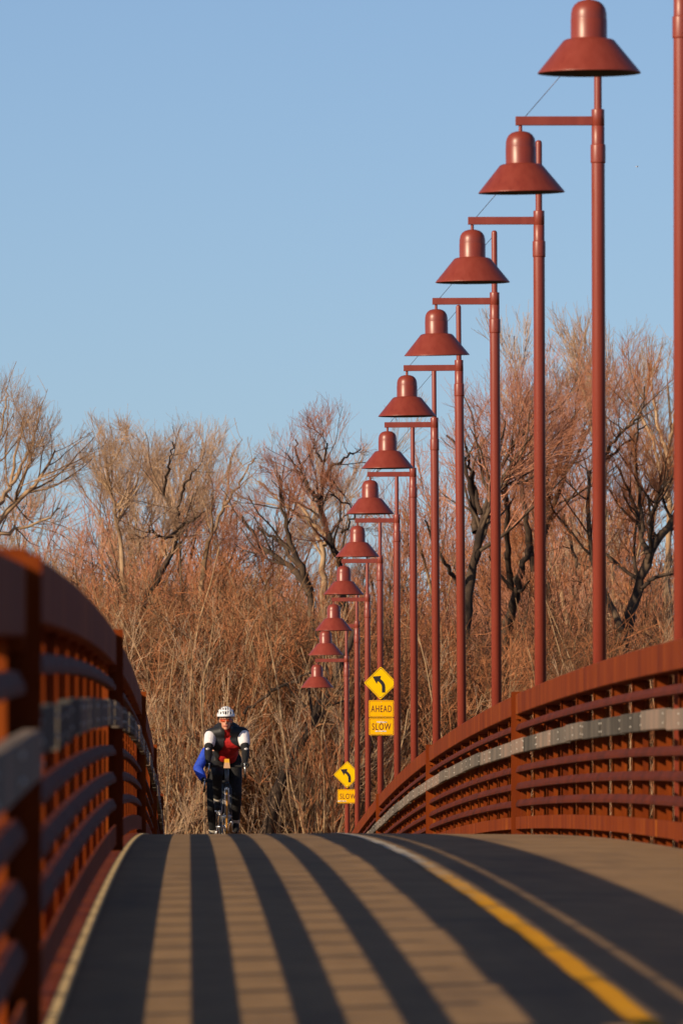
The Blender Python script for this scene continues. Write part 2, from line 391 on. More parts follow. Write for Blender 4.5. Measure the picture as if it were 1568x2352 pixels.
# ------------------------------------------------------------------------ signs
def roundpoly(pts,r,n=5):
    out=[]
    m=len(pts)
    for i in range(m):
        p=Vector(pts[i]); a=(Vector(pts[i-1])-p).normalized(); bq=(Vector(pts[(i+1)%m])-p).normalized()
        half=a.angle(bq)/2; dist=r/math.tan(half); c=p+(a+bq).normalized()*(r/math.sin(half))
        p0=p+a*dist; p1=p+bq*dist
        v0=p0-c; v1=p1-c; an=v0.angle(v1); s=1 if v0.x*v1.y-v0.y*v1.x>0 else -1
        for k in range(n+1):
            th=s*an*k/n; out.append((c.x+v0.x*math.cos(th)-v0.y*math.sin(th),c.y+v0.x*math.sin(th)+v0.y*math.cos(th)))
    return out
def ring(q,po,pi,y0,y1,mi=0):
    n=len(po); v=[(x,y0,z) for x,z in po]+[(x,y0,z) for x,z in pi]+[(x,y1,z) for x,z in po]+[(x,y1,z) for x,z in pi]
    f=[]
    for i in range(n):
        j=(i+1)%n; f+=[(i,j,n+j,n+i),(i,2*n+i,2*n+j,j),(n+i,n+j,3*n+j,3*n+i)]
    q.add(v,f,mi)
def sc(p,k): return [(x*k,z*k) for x,z in p]
def text_mesh(txt,wid,hei):
    cu=bpy.data.curves.new('lettering','FONT'); cu.body=txt; cu.size=1; cu.extrude=0.002; cu.align_x='CENTER'; cu.space_character=1.18; cu.offset=0.006
    o=bpy.data.objects.new('lettering',cu); C.objects.link(o)
    dg=bpy.context.evaluated_depsgraph_get(); dg.update()
    me=bpy.data.meshes.new_from_object(o.evaluated_get(dg)); bpy.data.objects.remove(o)
    vs_=np.array([tuple(v.co) for v in me.vertices]); mn=vs_.min(0); mx=vs_.max(0)
    for v in me.vertices:
        x=(v.co.x-(mn[0]+mx[0])/2)*wid/(mx[0]-mn[0]); z=(v.co.y-(mn[1]+mx[1])/2)*hei/(mx[1]-mn[1]); y=-0.004-0.0015*(1 if v.co.z>0 else 0)
        v.co=(x,y,z)
    me.materials.clear(); me.materials.append(M['brownprint']); me.update()
    return me
def diamond(x,d,z,label,tilt=0):
    q=MB(); h=0.3225; po=roundpoly([(h,0),(0,h),(-h,0),(0,-h)],0.03)
    q.prism(po,-0.003,0.001); t=q.build('warning_sign',[M['sign']],None,(x,d,z)); tag(t,label,'road sign','yellow curve signs on lamp posts')
    q=MB(); ring(q,sc(po,0.935),sc(po,0.905),-0.0045,-0.0032); q.build('border',[M['black']],t)
    a=[(.085,-.566),(.287,-.566),(.287,-.25),(.272,-.13),(.232,-.02),(.165,.085),(.07,.18),(-.02,.25),(.02,.434),(-.488,.384),(-.233,-.058),(-.17,.11),(-.08,.05),(0.0,-.04),(.055,-.13),(.08,-.22)]
    q=MB(); q.prism([(u*h,vv*h) for u,vv in a],-0.0048,-0.0032); q.build('arrow',[M['black']],t)
    q=MB(); q.sphere((0,-0.004,0.27),(0.008,0.003,0.008),0,1); q.sphere((0,-0.004,-0.27),(0.008,0.003,0.008),0,1); q.build('bolt',[M['bolt']],t)
    t.rotation_euler=(0,tilt,0); return t
def plaque(x,d,z,txt,tw,label,stick=()):
    q=MB(); w_,h_=0.2415,0.165; po=roundpoly([(w_,h_),(-w_,h_),(-w_,-h_),(w_,-h_)],0.025)
    q.prism(po,-0.003,0.001); t=q.build('plaque_sign',[M['sign2']],None,(x,d,z)); tag(t,label,'road sign','yellow word plaques on lamp posts')
    pi=roundpoly([(w_-.012,h_-.012),(-w_+.012,h_-.012),(-w_+.012,-h_+.012),(w_-.012,-h_+.012)],0.02)
    pj=roundpoly([(w_-.019,h_-.019),(-w_+.019,h_-.019),(-w_+.019,-h_+.019),(w_-.019,-h_+.019)],0.016)
    q=MB(); ring(q,pi,pj,-0.0045,-0.0032); q.build('border',[M['brownprint']],t)
    link('lettering',text_mesh(txt,tw,0.129),t)
    q=MB(); q.sphere((0,-0.004,0.13),(0.007,0.003,0.007),0,1); q.sphere((0,-0.004,-0.13),(0.007,0.003,0.007),0,1); q.build('bolt',[M['bolt']],t)
    for (cx,cz,sw,sh) in stick:
        q=MB(); rg=random.Random(int(cx*1000+cz*777)); n=12; top=[(cx-sw/2+sw*i/n,cz+sh/2*rg.uniform(0.5,1.2)) for i in range(n+1)]; bot=[(cx-sw/2+sw*i/n+rg.uniform(-.003,.003),cz-sh/2*rg.uniform(0.5,1.2)) for i in range(n,-1,-1)]
        q.prism(top+bot,-0.0068,-0.0060); q.build('sticker',[M['sticker']],t)
    return t
def sgn(px,py,i): 
    p=at(px,py,LD[i]); return p[0],LD[i]-0.078,p[2]
x,d,z=sgn(873.6,1569.5,8); diamond(x,d,z,'larger looking yellow diamond sign with black left curve arrow, above the AHEAD plaque',0.015)
x,d,z=sgn(875.2,1628.6,8); plaque(x,d,z,'AHEAD',0.398,'yellow plaque reading AHEAD, between the diamond and the SLOW plaque')
x,d,z=sgn(875.6,1669.6,8); plaque(x,d,z,'SLOW',0.365,'yellow SLOW plaque with two white stickers, directly under the AHEAD plaque',[(0.005,0.088,0.2,0.03),(-0.012,-0.088,0.215,0.024)])
x,d,z=sgn(796.8,1780,11); diamond(x,d,z,'lower yellow diamond sign with left curve arrow, its right corner behind a post',0.01)
x,d,z=sgn(798.2,1829.6,11); plaque(x,d,z,'SLOW',0.365,'lower SLOW plaque partly behind a lamp post, sticker along its left bottom edge',[(-0.14,-0.115,0.2,0.03)])

# -------------------------------------------------------------- bare trees
def norm(a): return a/(np.linalg.norm(a,axis=-1,keepdims=True)+1e-9)
def plen(P): return np.linalg.norm(np.diff(P,axis=1),axis=2).sum(1)
def spawn(rng,P,R,cnt,t0,t1,amin,amax,lmul,lrand,rr,n,wig,trop,rmin=0.006,taper=0.35,lmin=0.1,tpow=1.0,dropoff=0.5):
    B,m,_=P.shape; L0=plen(P)
    c=rng.poisson(cnt*np.clip(L0/L0.mean(),0.15,2.5))
    idx=np.repeat(np.arange(B),c); K=len(idx)
    if K==0: return None
    tt=t0+(t1-t0)*rng.random(K)**tpow; t=tt*(m-1); i0=np.minimum(t.astype(int),m-2); fr=(t-i0)[:,None]
    pos=P[idx,i0]*(1-fr)+P[idx,i0+1]*fr; tan=norm(P[idx,i0+1]-P[idx,i0])
    rd=rng.normal(size=(K,3)); per=norm(rd-(rd*tan).sum(1,keepdims=True)*tan)
    a=rng.uniform(amin,amax,K)[:,None]; dr=np.cos(a)*tan+np.sin(a)*per
    L=np.maximum(lmin,L0[idx]*lmul*(1-dropoff*tt)*(1+lrand*rng.uniform(-1,1,K)))
    r0=np.maximum(rmin,(R[idx,i0]*(1-fr[:,0])+R[idx,i0+1]*fr[:,0])*rr)
    Q=np.zeros((K,n,3)); Q[:,0]=pos; up=np.array((0,0,1.0))
    for k in range(1,n):
        dr=norm(dr+wig*rng.normal(size=(K,3))+trop*up)
        Q[:,k]=Q[:,k-1]+dr*(L/(n-1))[:,None]
    RR=np.maximum(rmin*0.7,r0[:,None]*np.linspace(1,taper,n)[None,:])
    return Q,RR
def tubes(P,R,k):
    B,n,_=P.shape
    T=np.empty_like(P); T[:,1:-1]=P[:,2:]-P[:,:-2]; T[:,0]=P[:,1]-P[:,0]; T[:,-1]=P[:,-1]-P[:,-2]; T=norm(T)
    ref=np.array((0.83,0.49,0.27)); U=norm(np.cross(T,ref)); V=np.cross(T,U)
    a=2*PI*np.arange(k)/k
    vert=P[:,:,None,:]+R[:,:,None,None]*(np.cos(a)[None,None,:,None]*U[:,:,None,:]+np.sin(a)[None,None,:,None]*V[:,:,None,:])
    b=(np.arange(B)*n*k)[:,None,None]; i=(np.arange(n-1)*k)[None,:,None]; j=np.arange(k)[None,None,:]; j2=(j+1)%k
    q=np.stack([b+i+j,b+i+j2,b+i+k+j2,b+i+k+j],-1).reshape(-1,4)
    return vert.reshape(-1,3),q
def fast_mesh(name,parts,mats):
    vs_=[];qs=[];ms=[];off=0
    for v,q,mi in parts:
        vs_.append(v); qs.append(q+off); ms.append(np.full(len(q),mi,np.int32)); off+=len(v)
    V=np.concatenate(vs_).astype(np.float32); Q=np.concatenate(qs).astype(np.int32); Ms=np.concatenate(ms)
    me=bpy.data.meshes.new(name); me.vertices.add(len(V)); me.vertices.foreach_set('co',V.ravel())
    me.loops.add(Q.size); me.loops.foreach_set('vertex_index',Q.ravel())
    me.polygons.add(len(Q)); me.polygons.foreach_set('loop_start',np.arange(0,Q.size,4,dtype=np.int32))
    try: me.polygons.foreach_set('loop_total',np.full(len(Q),4,np.int32))
    except Exception: pass
    for m in mats: me.materials.append(m)
    me.polygons.foreach_set('material_index',Ms)
    me.polygons.foreach_set('use_smooth',np.ones(len(Q),bool))
    me.update(calc_edges=True); me.validate(); return me
def resample(pts,n):
    P=np.array(pts,float); s=np.r_[0,np.cumsum(np.linalg.norm(np.diff(P,axis=0),axis=1))]
    t=np.linspace(0,s[-1],n); 
    out=np.stack([np.interp(t,s,P[:,k]) for k in range(3)],1)
    # round the corners a little
    for _ in range(2): out[1:-1]=0.25*out[:-2]+0.5*out[1:-1]+0.25*out[2:]
    return out

# how high the winter crowns reach across the view: a branch that would grow past it is left off
CROWN=[(-200,790),(-100,800),(0,828),(70,860),(140,930),(170,985),(250,942),(330,970),(400,935),(480,955),(560,985),(610,1010),(680,925),(760,892),(830,945),(880,1000),(1000,880),(1080,820),(1150,795),(1230,780),(1290,715),(1420,700),(1540,680),(1700,690)]
CX,CY=[c[0] for c in CROWN],[c[1] for c in CROWN]
def crown_cap(rng,Q,RR):
    tip=Q[:,-1]; px=HX+F*tip[:,0]/tip[:,1]; py=HY-F*(Q[...,2].max(1)-ZC)/tip[:,1]
    keep=py>np.interp(px,CX,CY)+rng.normal(size=len(px))*14+6
    return Q[keep],RR[keep]

def branch_out(rng,P,R,spec,cap=False):
    """list of levels; each level grows from the one before (and the earlier wood)"""
    lv=[(P,R)]
    for s in spec:
        src=lv[-1]
        r=spawn(rng,src[0],src[1],**s)
        if r is None: break
        if cap: r=crown_cap(rng,*r)
        lv.append(r)
    return lv

def skel_tree(name,label,limbs,d,seed,bark_m,twig_m,spec,group=None,dj=1.6,cat='tree',base_px=None):
    """a tree from limbs drawn as (photo points, radius at start, radius at end); depth wanders"""
    rng=np.random.default_rng(seed)
    P=[];R=[]
    bx=min(limbs,key=lambda L:-L[0][0][1])[0][0]
    for pts,r0,r1 in limbs:
        n=16; sgnd=rng.uniform(-1,1)*dj; m=len(pts)
        w_=[at(px,py,d+sgnd*i/(m-1)*2+ (0 if i==0 else rng.normal()*0.25)) for i,(px,py) in enumerate(pts)]
        trim=0.85 if r1<0.055 else 0.93      # the drawn tips are twigs: the limb itself stops short
        wq=resample(w_,41)[:int(41*trim)+1]; q=resample(wq,n); q[1:-1]+=rng.normal(size=(n-2,3))*0.032
        P.append(q); R.append(0.8*(r0+(r1*0.8-r0)*np.linspace(0,1,n)**0.8)*(1+0.10*rng.normal(size=n)))
    P=np.array(P); R=np.array(R)
    x0,_,_=at(bx[0],bx[1],d); z0=gz(x0,d)
    # the foot of the tree down to the ground
    low=np.argmin(P[:,0,2]); foot=np.linspace((P[low,0,0]+0.1,d,z0-0.3),tuple(P[low,0]),16)[None]; fr=np.linspace(R[low,0]*1.35,R[low,0],16)[None]
    org=np.array((x0,d,z0))
    lv=branch_out(rng,P,R,spec,True)
    t=empty(name,tuple(org)); tag(t,label,cat,group)
    tv=[(*tubes(P-org,R,8),0),(*tubes(foot-org,fr,8),0)]
    link('trunk',fast_mesh('trunk',tv,[bark_m]),t)
    cr=[]
    for i,(Q,RR) in enumerate(lv[1:]):
        mi=0 if i==0 else 1
        cr.append((*tubes(Q-org,RR,5 if i==0 else (4 if i==1 else 3)),mi))
    link('crown',fast_mesh('crown',cr,[bark_m,twig_m]),t)
    return t

def S(cnt,t0,t1,a0,a1,lm_,rr,n,wig,trop,**k):
    dct=dict(cnt=cnt,t0=t0,t1=t1,amin=math.radians(a0),amax=math.radians(a1),lmul=lm_,lrand=0.45,rr=rr,n=n,wig=wig,trop=trop); dct.update(k); return dct
def c3(*p): return [((1000+x/2.613)/1.0204,(650+y/2.613)/1.0204) for x,y in p]
def c2(*p): return [((560+x/3.5636)/1.0204,(850+y/3.5636)/1.0204) for x,y in p]
def c1(*p): return [((x/2.613)/1.0204,(800+y/2.613)/1.0204) for x,y in p]
SP_BIG=[S(5.5,0.38,1,22,60,0.5,0.5,8,0.14,0.08,rmin=0.012,dropoff=0.35),S(5.5,0.2,1,18,55,0.58,0.52,6,0.12,0.09,rmin=0.008),S(4,0.15,1,16,48,0.7,0.6,5,0.10,0.10,rmin=0.0058),S(2.1,0.15,1,14,40,0.85,0.72,4,0.09,0.09,rmin=0.0048,lmin=0.4)]
SP_OPEN=[S(5,0.3,1,22,60,0.5,0.5,8,0.14,0.07,rmin=0.011,dropoff=0.3),S(5,0.25,1,18,50,0.6,0.52,6,0.12,0.09,rmin=0.007),S(4,0.2,1,15,45,0.72,0.6,5,0.10,0.10,rmin=0.0053),S(2,0.15,1,14,40,0.85,0.72,4,0.09,0.09,rmin=0.0045,lmin=0.4)]
DK,TN=M['bark_dark'],M['bark_tan']
trees=[]
skel_tree('willow_tree','dark forked willow behind the fourth and fifth lamp posts, leaning apart in a V',[
 (c3((225,2230),(250,1960),(290,1720),(320,1580),(385,1300),(460,1130),(560,1000),(640,870)),0.24,0.07),
 (c3((300,1560),(285,1400),(240,1150),(180,1020),(90,940),(60,880)),0.15,0.05),
 (c3((330,1450),(300,1300),(240,1040),(200,900)),0.10,0.04),
 (c3((190,1880),(80,1690),(20,1560),(-40,1420)),0.10,0.04),
 (c3((385,1300),(420,1150),(470,930),(500,800)),0.09,0.03)],300,1,DK,M['twig_red'],SP_BIG)
skel_tree('willow_tree','upright dark twin stemmed willow between the third and fourth lamp posts',[
 (c3((470,2210),(520,2050),(545,1930),(590,1740),(640,1620)),0.22,0.12),
 (c3((515,1900),(500,1700),(490,1450),(480,1230),(520,1080),(640,960)),0.15,0.05),
 (c3((655,1800),(620,1550),(590,1350),(575,1200),(590,1080),(540,900),(500,760)),0.16,0.05),
 (c3((590,1080),(640,960),(700,860),(760,760)),0.09,0.035),
 (c3((575,1100),(520,1070),(440,1050)),0.05,0.02)],306,2,DK,M['twig_red'],SP_BIG)
skel_tree('willow_tree','dark willow with long limbs sweeping up right between the second and third lamp posts',[
 (c3((800,2250),(770,2100),(735,1980),(700,1800),(690,1650),(735,1500),(800,1280),(900,1140),(960,1000),(975,880)),0.23,0.06),
 (c3((720,1560),(745,1330),(810,1150),(860,1040),(890,880),(900,740)),0.15,0.05),
 (c3((735,1400),(750,1150),(770,980),(730,840)),0.1,0.04),
 (c3((960,1000),(1010,880),(960,640),(860,500)),0.06,0.025),
 (c3((840,1450),(900,1700),(940,1900)),0.05,0.07)],312,3,DK,M['twig_red'],SP_BIG)
skel_tree('willow_tree','broad dark willow with a low fork at the right edge behind the nearest posts',[
 (c3((1190,2260),(1215,2180),(1290,1950),(1345,1720),(1420,1600),(1520,1470),(1620,1330)),0.27,0.12),
 (c3((1195,2170),(1110,1960),(1040,1800),(990,1600),(985,1350),(1000,1150)),0.14,0.06),
 (c3((1350,1690),(1300,1500),(1250,1330),(1180,1180),(1120,1060)),0.11,0.04),
 (c3((1310,1910),(1400,1840),(1500,1810),(1600,1760)),0.09,0.05),
 (c3((1060,1130),(1120,1040),(1190,960),(1290,860),(1390,800)),0.09,0.04),
 (c3((1050,1140),(1180,1060),(1280,950),(1400,860)),0.08,0.03),
 (c3((1375,1650),(1370,1480),(1420,1330),(1500,1240),(1540,1050)),0.10,0.04),
 (c3((1330,1560),(1290,1150),(1270,1000),(1330,780),(1340,500)),0.08,0.03)],303,4,DK,M['twig_orange'],SP_BIG)
skel_tree('cottonwood_tree','pale tall cottonwood rising behind the lamp posts at the right edge',[
 (c3((1480,2000),(1450,1900),(1490,1600),(1480,1300),(1500,1000),(1480,700),(1460,420)),0.17,0.05),
 (c3((1480,1100),(1420,900),(1380,650),(1340,420)),0.09,0.03),
 (c3((1480,1350),(1400,1100),(1360,900),(1150,620),(1140,380)),0.09,0.03),
 (c3((1100,1500),(1060,1200),(1010,900),(920,560),(830,400)),0.1,0.03),
 (c3((1490,1000),(1560,700),(1560,420)),0.08,0.03)],322,5,TN,M['twig_tan'],SP_BIG)
skel_tree('willow_tree','slender dark tree with a pale twin trunk, standing alone behind the middle lamp shades',[
 (c2((870,1800),(850,1690),(800,1580),(735,1440),(690,1260),(672,1150),(682,1000),(690,820),(740,660),(800,520),(850,420)),0.17,0.035),
 (c2((672,1140),(580,1050),(525,930),(510,780),(470,640),(430,560)),0.085,0.03),
 (c2((685,1040),(755,900),(860,800),(970,765),(1080,660)),0.08,0.025),
 (c2((670,1200),(610,1100),(560,1020),(400,760),(380,680)),0.06,0.025),
 (c2((690,820),(640,720),(590,600)),0.05,0.02),
 (c2((860,1420),(1000,1240),(900,1180),(780,1110),(690,1040)),0.045,0.03)],300,6,DK,M['twig_red'],SP_OPEN)
skel_tree('willow_tree','pale barked trunk forking low left of the slender dark tree, limbs leaning left',[
 (c2((705,2000),(715,1850),(700,1700),(715,1520),(625,1370),(600,1300),(500,1180),(400,1040),(385,960)),0.15,0.045),
 (c2((715,1530),(760,1440),(830,1330),(900,1270),(990,1140)),0.085,0.03),
 (c2((735,1440),(600,1330),(480,1260),(370,1170),(250,1060),(120,960),(70,900)),0.10,0.03),
 (c2((520,1190),(560,1060),(580,1000)),0.04,0.02)],303,7,TN,M['twig_tan'],SP_OPEN)
skel_tree('willow_tree','two leaning dark trunks crossing left of the middle lamps, with a ragged squirrel nest',[
 (c2((600,1960),(560,1800),(470,1600),(400,1460),(370,1230),(345,1050),(335,880),(300,760)),0.15,0.04),
 (c2((590,1930),(480,1760),(380,1660),(190,1550),(60,1340),(-10,1230)),0.14,0.06),
 (c2((560,1780),(400,1560),(240,1440),(90,1330)),0.10,0.05),
 (c2((370,1200),(390,1080),(400,960)),0.05,0.02)],296,8,DK,M['twig_red'],SP_OPEN)
skel_tree('willow_tree','crooked dark trunk left of centre, bending up above the tall thicket',[
 (c1((820,1760),(850,1650),(915,1500),(1000,1400),(1070,1290),(1083,1150),(1075,1050),(1000,950),(965,880),(960,830),(935,770)),0.2,0.05),
 (c1((1080,1170),(1030,1215),(975,1210),(920,1150),(890,1080)),0.08,0.03),
 (c1((1083,1080),(1100,950),(1160,820),(1230,760)),0.08,0.03),
 (c1((1085,1150),(1200,1080),(1280,1020)),0.06,0.025),
 (c1((1000,940),(1010,820),(1060,700),(1050,560)),0.06,0.025)],302,9,DK,M['twig_tan'],SP_BIG)
skel_tree('willow_tree','tan forked tree with open sky between its limbs, right of the crooked dark trunk',[
 (c1((1230,1500),(1265,1300),(1300,1170),(1375,1000),(1395,850),(1400,760),(1450,650),(1420,520)),0.12,0.035),
 (c1((1375,1000),(1470,860),(1530,760),(1600,680)),0.07,0.025),
 (c1((1380,1010),(1430,1010),(1500,930)),0.04,0.02),
 (c1((1300,1180),(1300,1000),(1300,880),(1270,720)),0.05,0.02)],309,10,TN,M['twig_tan'],SP_OPEN)
skel_tree('cottonwood_tree','large pale cottonwood fanning in from the left edge of the photo',[
 (c1((-330,1560),(-220,1330),(-80,1180),(0,1090),(130,970),(270,810),(350,640),(380,480)),0.24,0.04),
 (c1((-220,1330),(-60,1190),(150,1145),(330,1060),(430,950)),0.12,0.03),
 (c1((-200,1280),(-120,1120),(-10,1010),(60,890),(110,640),(150,430),(190,300)),0.15,0.03),
 (c1((-210,1300),(-180,1000),(-120,700),(-60,480),(-10,260)),0.14,0.03),
 (c1((60,890),(170,690),(230,480),(260,330)),0.07,0.025),
 (c1((-100,700),(10,560),(40,330),(60,200)),0.07,0.025)],296,11,TN,M['twig_tan'],SP_BIG)
skel_tree('willow_tree','pale topped tree left of centre with a straight tan leader above the railing',[
 (c1((760,1500),(745,1300),(700,1000),(668,860),(640,700),(650,560),(680,480)),0.11,0.03),
 (c1((668,850),(700,720),(770,560),(790,480)),0.05,0.02),
 (c1((680,930),(560,780),(520,640)),0.05,0.02),
 (c1((700,1020),(830,900),(880,640),(930,500)),0.06,0.02)],312,12,TN,M['twig_tan'],SP_BIG)
# dark trunk leaning across the thicket right of the riders
q_l=[[(600,1950),(650,1770),(700,1690),(760,1580),(800,1480),(830,1420)]]
skel_tree('leaning_tree','black leaning trunk cutting through the thicket between the riders and the lamp posts',[(q_l[0],0.26,0.14),([(760,1580),(740,1480),(700,1420)],0.08,0.03),([(560,1640),(620,1590),(680,1560),(760,1530)],0.06,0.05)],281.4,13,DK,M['twig_brown'],[S(5,0.2,1,30,80,0.3,0.35,8,0.16,0.08,rmin=0.014),S(5,0.2,1,20,60,0.5,0.5,5,0.15,0.06,rmin=0.009)],dj=0.15)

# ---- trees of a kind: built once, copied with their parts
def proto(kind,seed,height,stems,spread,r0,spec,bark_m,twig_m,drift=0.04):
    rng=np.random.default_rng(seed); n=12
    P=np.zeros((stems,n,3)); R=np.zeros((stems,n))
    for s in range(stems):
        az=rng.uniform(0,2*PI); ln=rng.uniform(0.04,spread); h=height*rng.uniform(0.75,1.0)
        dr=np.array((math.cos(az)*ln,math.sin(az)*ln,1.0)); p=np.array((math.cos(az)*0.12*(stems>1),math.sin(az)*0.12*(stems>1),-0.3))
        for k in range(n):
            P[s,k]=p; dr=dr+rng.normal(size=3)*drift; dr[2]=max(dr[2],0.5); p=p+dr/np.linalg.norm(dr)*h/(n-1)
        R[s]=np.linspace(r0,0.016,n)*rng.uniform(0.7,1.1)
    lv=branch_out(rng,P,R,spec)
    hh=max(float(np.percentile(q[0][...,2].max(1),99.2)) for q in lv)   # every tree of a kind is scaled to the same height
    P=P*(height/hh); lv=[(Q*(height/hh),RR) for Q,RR in lv]
    tr=fast_mesh('trunk',[(*tubes(P,R,6),0)],[bark_m])
    cr=fast_mesh('crown',[(*tubes(Q,RR,4 if i==0 else 3),0 if i==0 else 1) for i,(Q,RR) in enumerate(lv[1:])],[bark_m,twig_m])
    return tr,cr
def plant(name,me,x,d,label,cat,group,scale=1.0,rz=0.0,z=None):
    t=empty(name,(x,d,gz(x,d) if z is None else z)); t.rotation_euler=(0,0,rz); t.scale=(scale,)*3
    tag(t,label,cat,group); link('trunk',me[0],t); link('crown',me[1],t); return t
SP_SAP=[S(9,0.2,1,14,42,0.33,0.55,7,0.10,0.09,rmin=0.012,dropoff=0.45),S(5,0.15,1,16,48,0.5,0.6,5,0.12,0.08,rmin=0.009),S(3,0.1,1,15,50,0.6,0.7,4,0.14,0.06,rmin=0.0075,lmin=0.2)]
SP_RED=[S(11,0.25,1,18,52,0.32,0.5,7,0.14,0.12,rmin=0.012,dropoff=0.35),S(7,0.15,1,18,50,0.5,0.6,5,0.13,0.12,rmin=0.009),S(6,0.1,1,15,45,0.6,0.7,4,0.12,0.12,rmin=0.0075,lmin=0.25)]
saps=[proto('sapling',20+i,11.0,[5,4,6,5][i],0.42,0.048,SP_SAP,M['bark_sapling'],M['twig_brown'] if i%2 else M['twig_orange'],0.09) for i in range(4)]
reds=[proto('willow',40+i,11.5,[2,3,3][i],0.32,0.13,SP_RED,M['bark_dark'],[M['twig_red'],M['twig_orange'],M['twig_red']][i]) for i in range(3)]
rng=np.random.default_rng(99)
# tall saplings of the thicket, left and behind the riders, then lower and right
for i in range(46):
    px=rng.uniform(215,830); d=rng.uniform(281,301)
    x=at(px,0,d)[0]
    top=1270+ (px-215)*0.06 + rng.uniform(-40,130) + max(0,(px-620))*0.8   # height the thicket reaches in the photo
    hz=ZC+(HY-top)*d/F; sca=(hz-gz(x,d))/11.0
    plant('sapling_tree',saps[i%4],x,d,'tan many stemmed sapling in the dense thicket behind the riders','sapling','saplings of the thicket behind the riders',sca,rng.uniform(0,6.28))
for i in range(30):
    px=rng.uniform(830,1600); d=rng.uniform(280,303); x=at(px,0,d)[0]
    top=1480-max(0,px-1200)*0.35+rng.uniform(-80,110); hz=ZC+(HY-top)*d/F; sca=(hz-gz(x,d))/11.0
    plant('sapling_tree',saps[(i+1)%4],x,d,'low brown sapling of the brush behind the right hand lamp posts','sapling','saplings of the brush on the right',sca,rng.uniform(0,6.28))
# fine topped cottonwoods behind, whose twig tips make the skyline
SP_FAN=[S(11,0.3,1,15,45,0.3,0.5,8,0.12,0.10,rmin=0.013,dropoff=0.3),S(8,0.2,1,14,42,0.5,0.55,6,0.11,0.13,rmin=0.0085),S(6,0.15,1,12,36,0.6,0.62,5,0.09,0.14,rmin=0.006),S(2.5,0.15,1,10,30,0.8,0.75,4,0.08,0.10,rmin=0.005,lmin=0.3)]
fans=[proto('cottonwood',60+i,14.0,[2,3,2,3][i],0.2,0.14,SP_FAN,M['bark_tan'],[M['twig_tan'],M['twig_tan'],M['twig_red'],M['twig_orange']][i]) for i in range(4)]
SKY=[(-40,835,0),(70,880,1),(165,985,0),(255,942,1),(330,975,0),(400,938,1),(470,955,0),(560,990,1),(625,1060,0),(905,1120,2),(1010,905,2),(1150,815,3),(1235,800,2),(1300,735,0),(1420,720,0),(1540,700,0)]
for i,(px,top,kd) in enumerate(SKY):
    d=rng.uniform(312,336); x=at(px,0,d)[0]; hz=ZC+(HY-top)*d/F; sca=(hz-gz(x,d))/14.0
    gname='tall cottonwoods making the skyline on the left' if px<600 else ('pinkish willows of the middle skyline' if px<1270 else 'tall cottonwoods of the right skyline')
    lab='tall pale cottonwood with fine upright twigs on the left skyline' if px<600 else ('pinkish fine twigged willow of the skyline behind the lamps' if px<1270 else 'tall cottonwood with fine seed tipped twigs on the right skyline')
    plant('skyline_tree',fans[kd],x,d,lab,'tree',gname,sca,rng.uniform(0,6.28))
SP_POLE=[S(6,0.35,1,14,40,0.28,0.5,7,0.08,0.08,rmin=0.011,dropoff=0.4),S(4,0.2,1,14,42,0.5,0.6,5,0.10,0.08,rmin=0.008),S(2.2,0.1,1,14,44,0.7,0.7,4,0.12,0.06,rmin=0.006,lmin=0.25)]
poles=[proto('pole',80+i,10.0,[3,4,2][i],0.36,0.042,SP_POLE,M['bark_pale'],M['twig_tan'],0.1) for i in range(3)]
for i in range(26):
    px=[235,262,300,322,345,372,395,418,428,402,600,616,622,640,668,690,720,655,632,330,285,408,760,1180,1290,1500][i]+rng.uniform(-8,8); d=rng.uniform(277.5,282) if not 575<px<800 else rng.uniform(280.5,284); x=at(px,0,d)[0]
    top=1400+rng.uniform(-120,200); hz=ZC+(HY-top)*d/F; sca=(hz-gz(x,d))/10.0
    plant('pale_sapling',poles[i%3],x,d,'pale barked slender sapling standing at the front of the thicket','sapling','pale saplings at the front of the thicket',sca,rng.uniform(0,6.28))
# red twigged willows further back
for i in range(22):
    px=-60+ (i+0.5)*1700/22 + rng.uniform(-30,30); d=rng.uniform(318,345); x=at(px,0,d)[0]
    top=1080+rng.uniform(-60,90)
    if 580<px<920: top+=260
    if px>1000: top-=60
    hz=ZC+(HY-top)*d/F; sca=(hz-gz(x,d))/11.5
    plant('red_willow_tree',reds[i%3],x,d,'bushy red twigged willow standing behind the nearer trees','tree','red twigged willows at the back',sca,rng.uniform(0,6.28))

for i in range(20):
    px=120+(i+0.5)*1460/20+rng.uniform(-30,30); d=rng.uniform(303,316); x=at(px,0,d)[0]
    top=1190+rng.uniform(-70,80)+(170 if 580<px<920 else 0)
    hz=ZC+(HY-top)*d/F; sca=(hz-gz(x,d))/11.5
    plant('red_willow_tree',reds[i%3],x,d,'low orange red willow bush rising out of the thicket','tree','orange red willow bushes above the thicket',sca,rng.uniform(0,6.28))

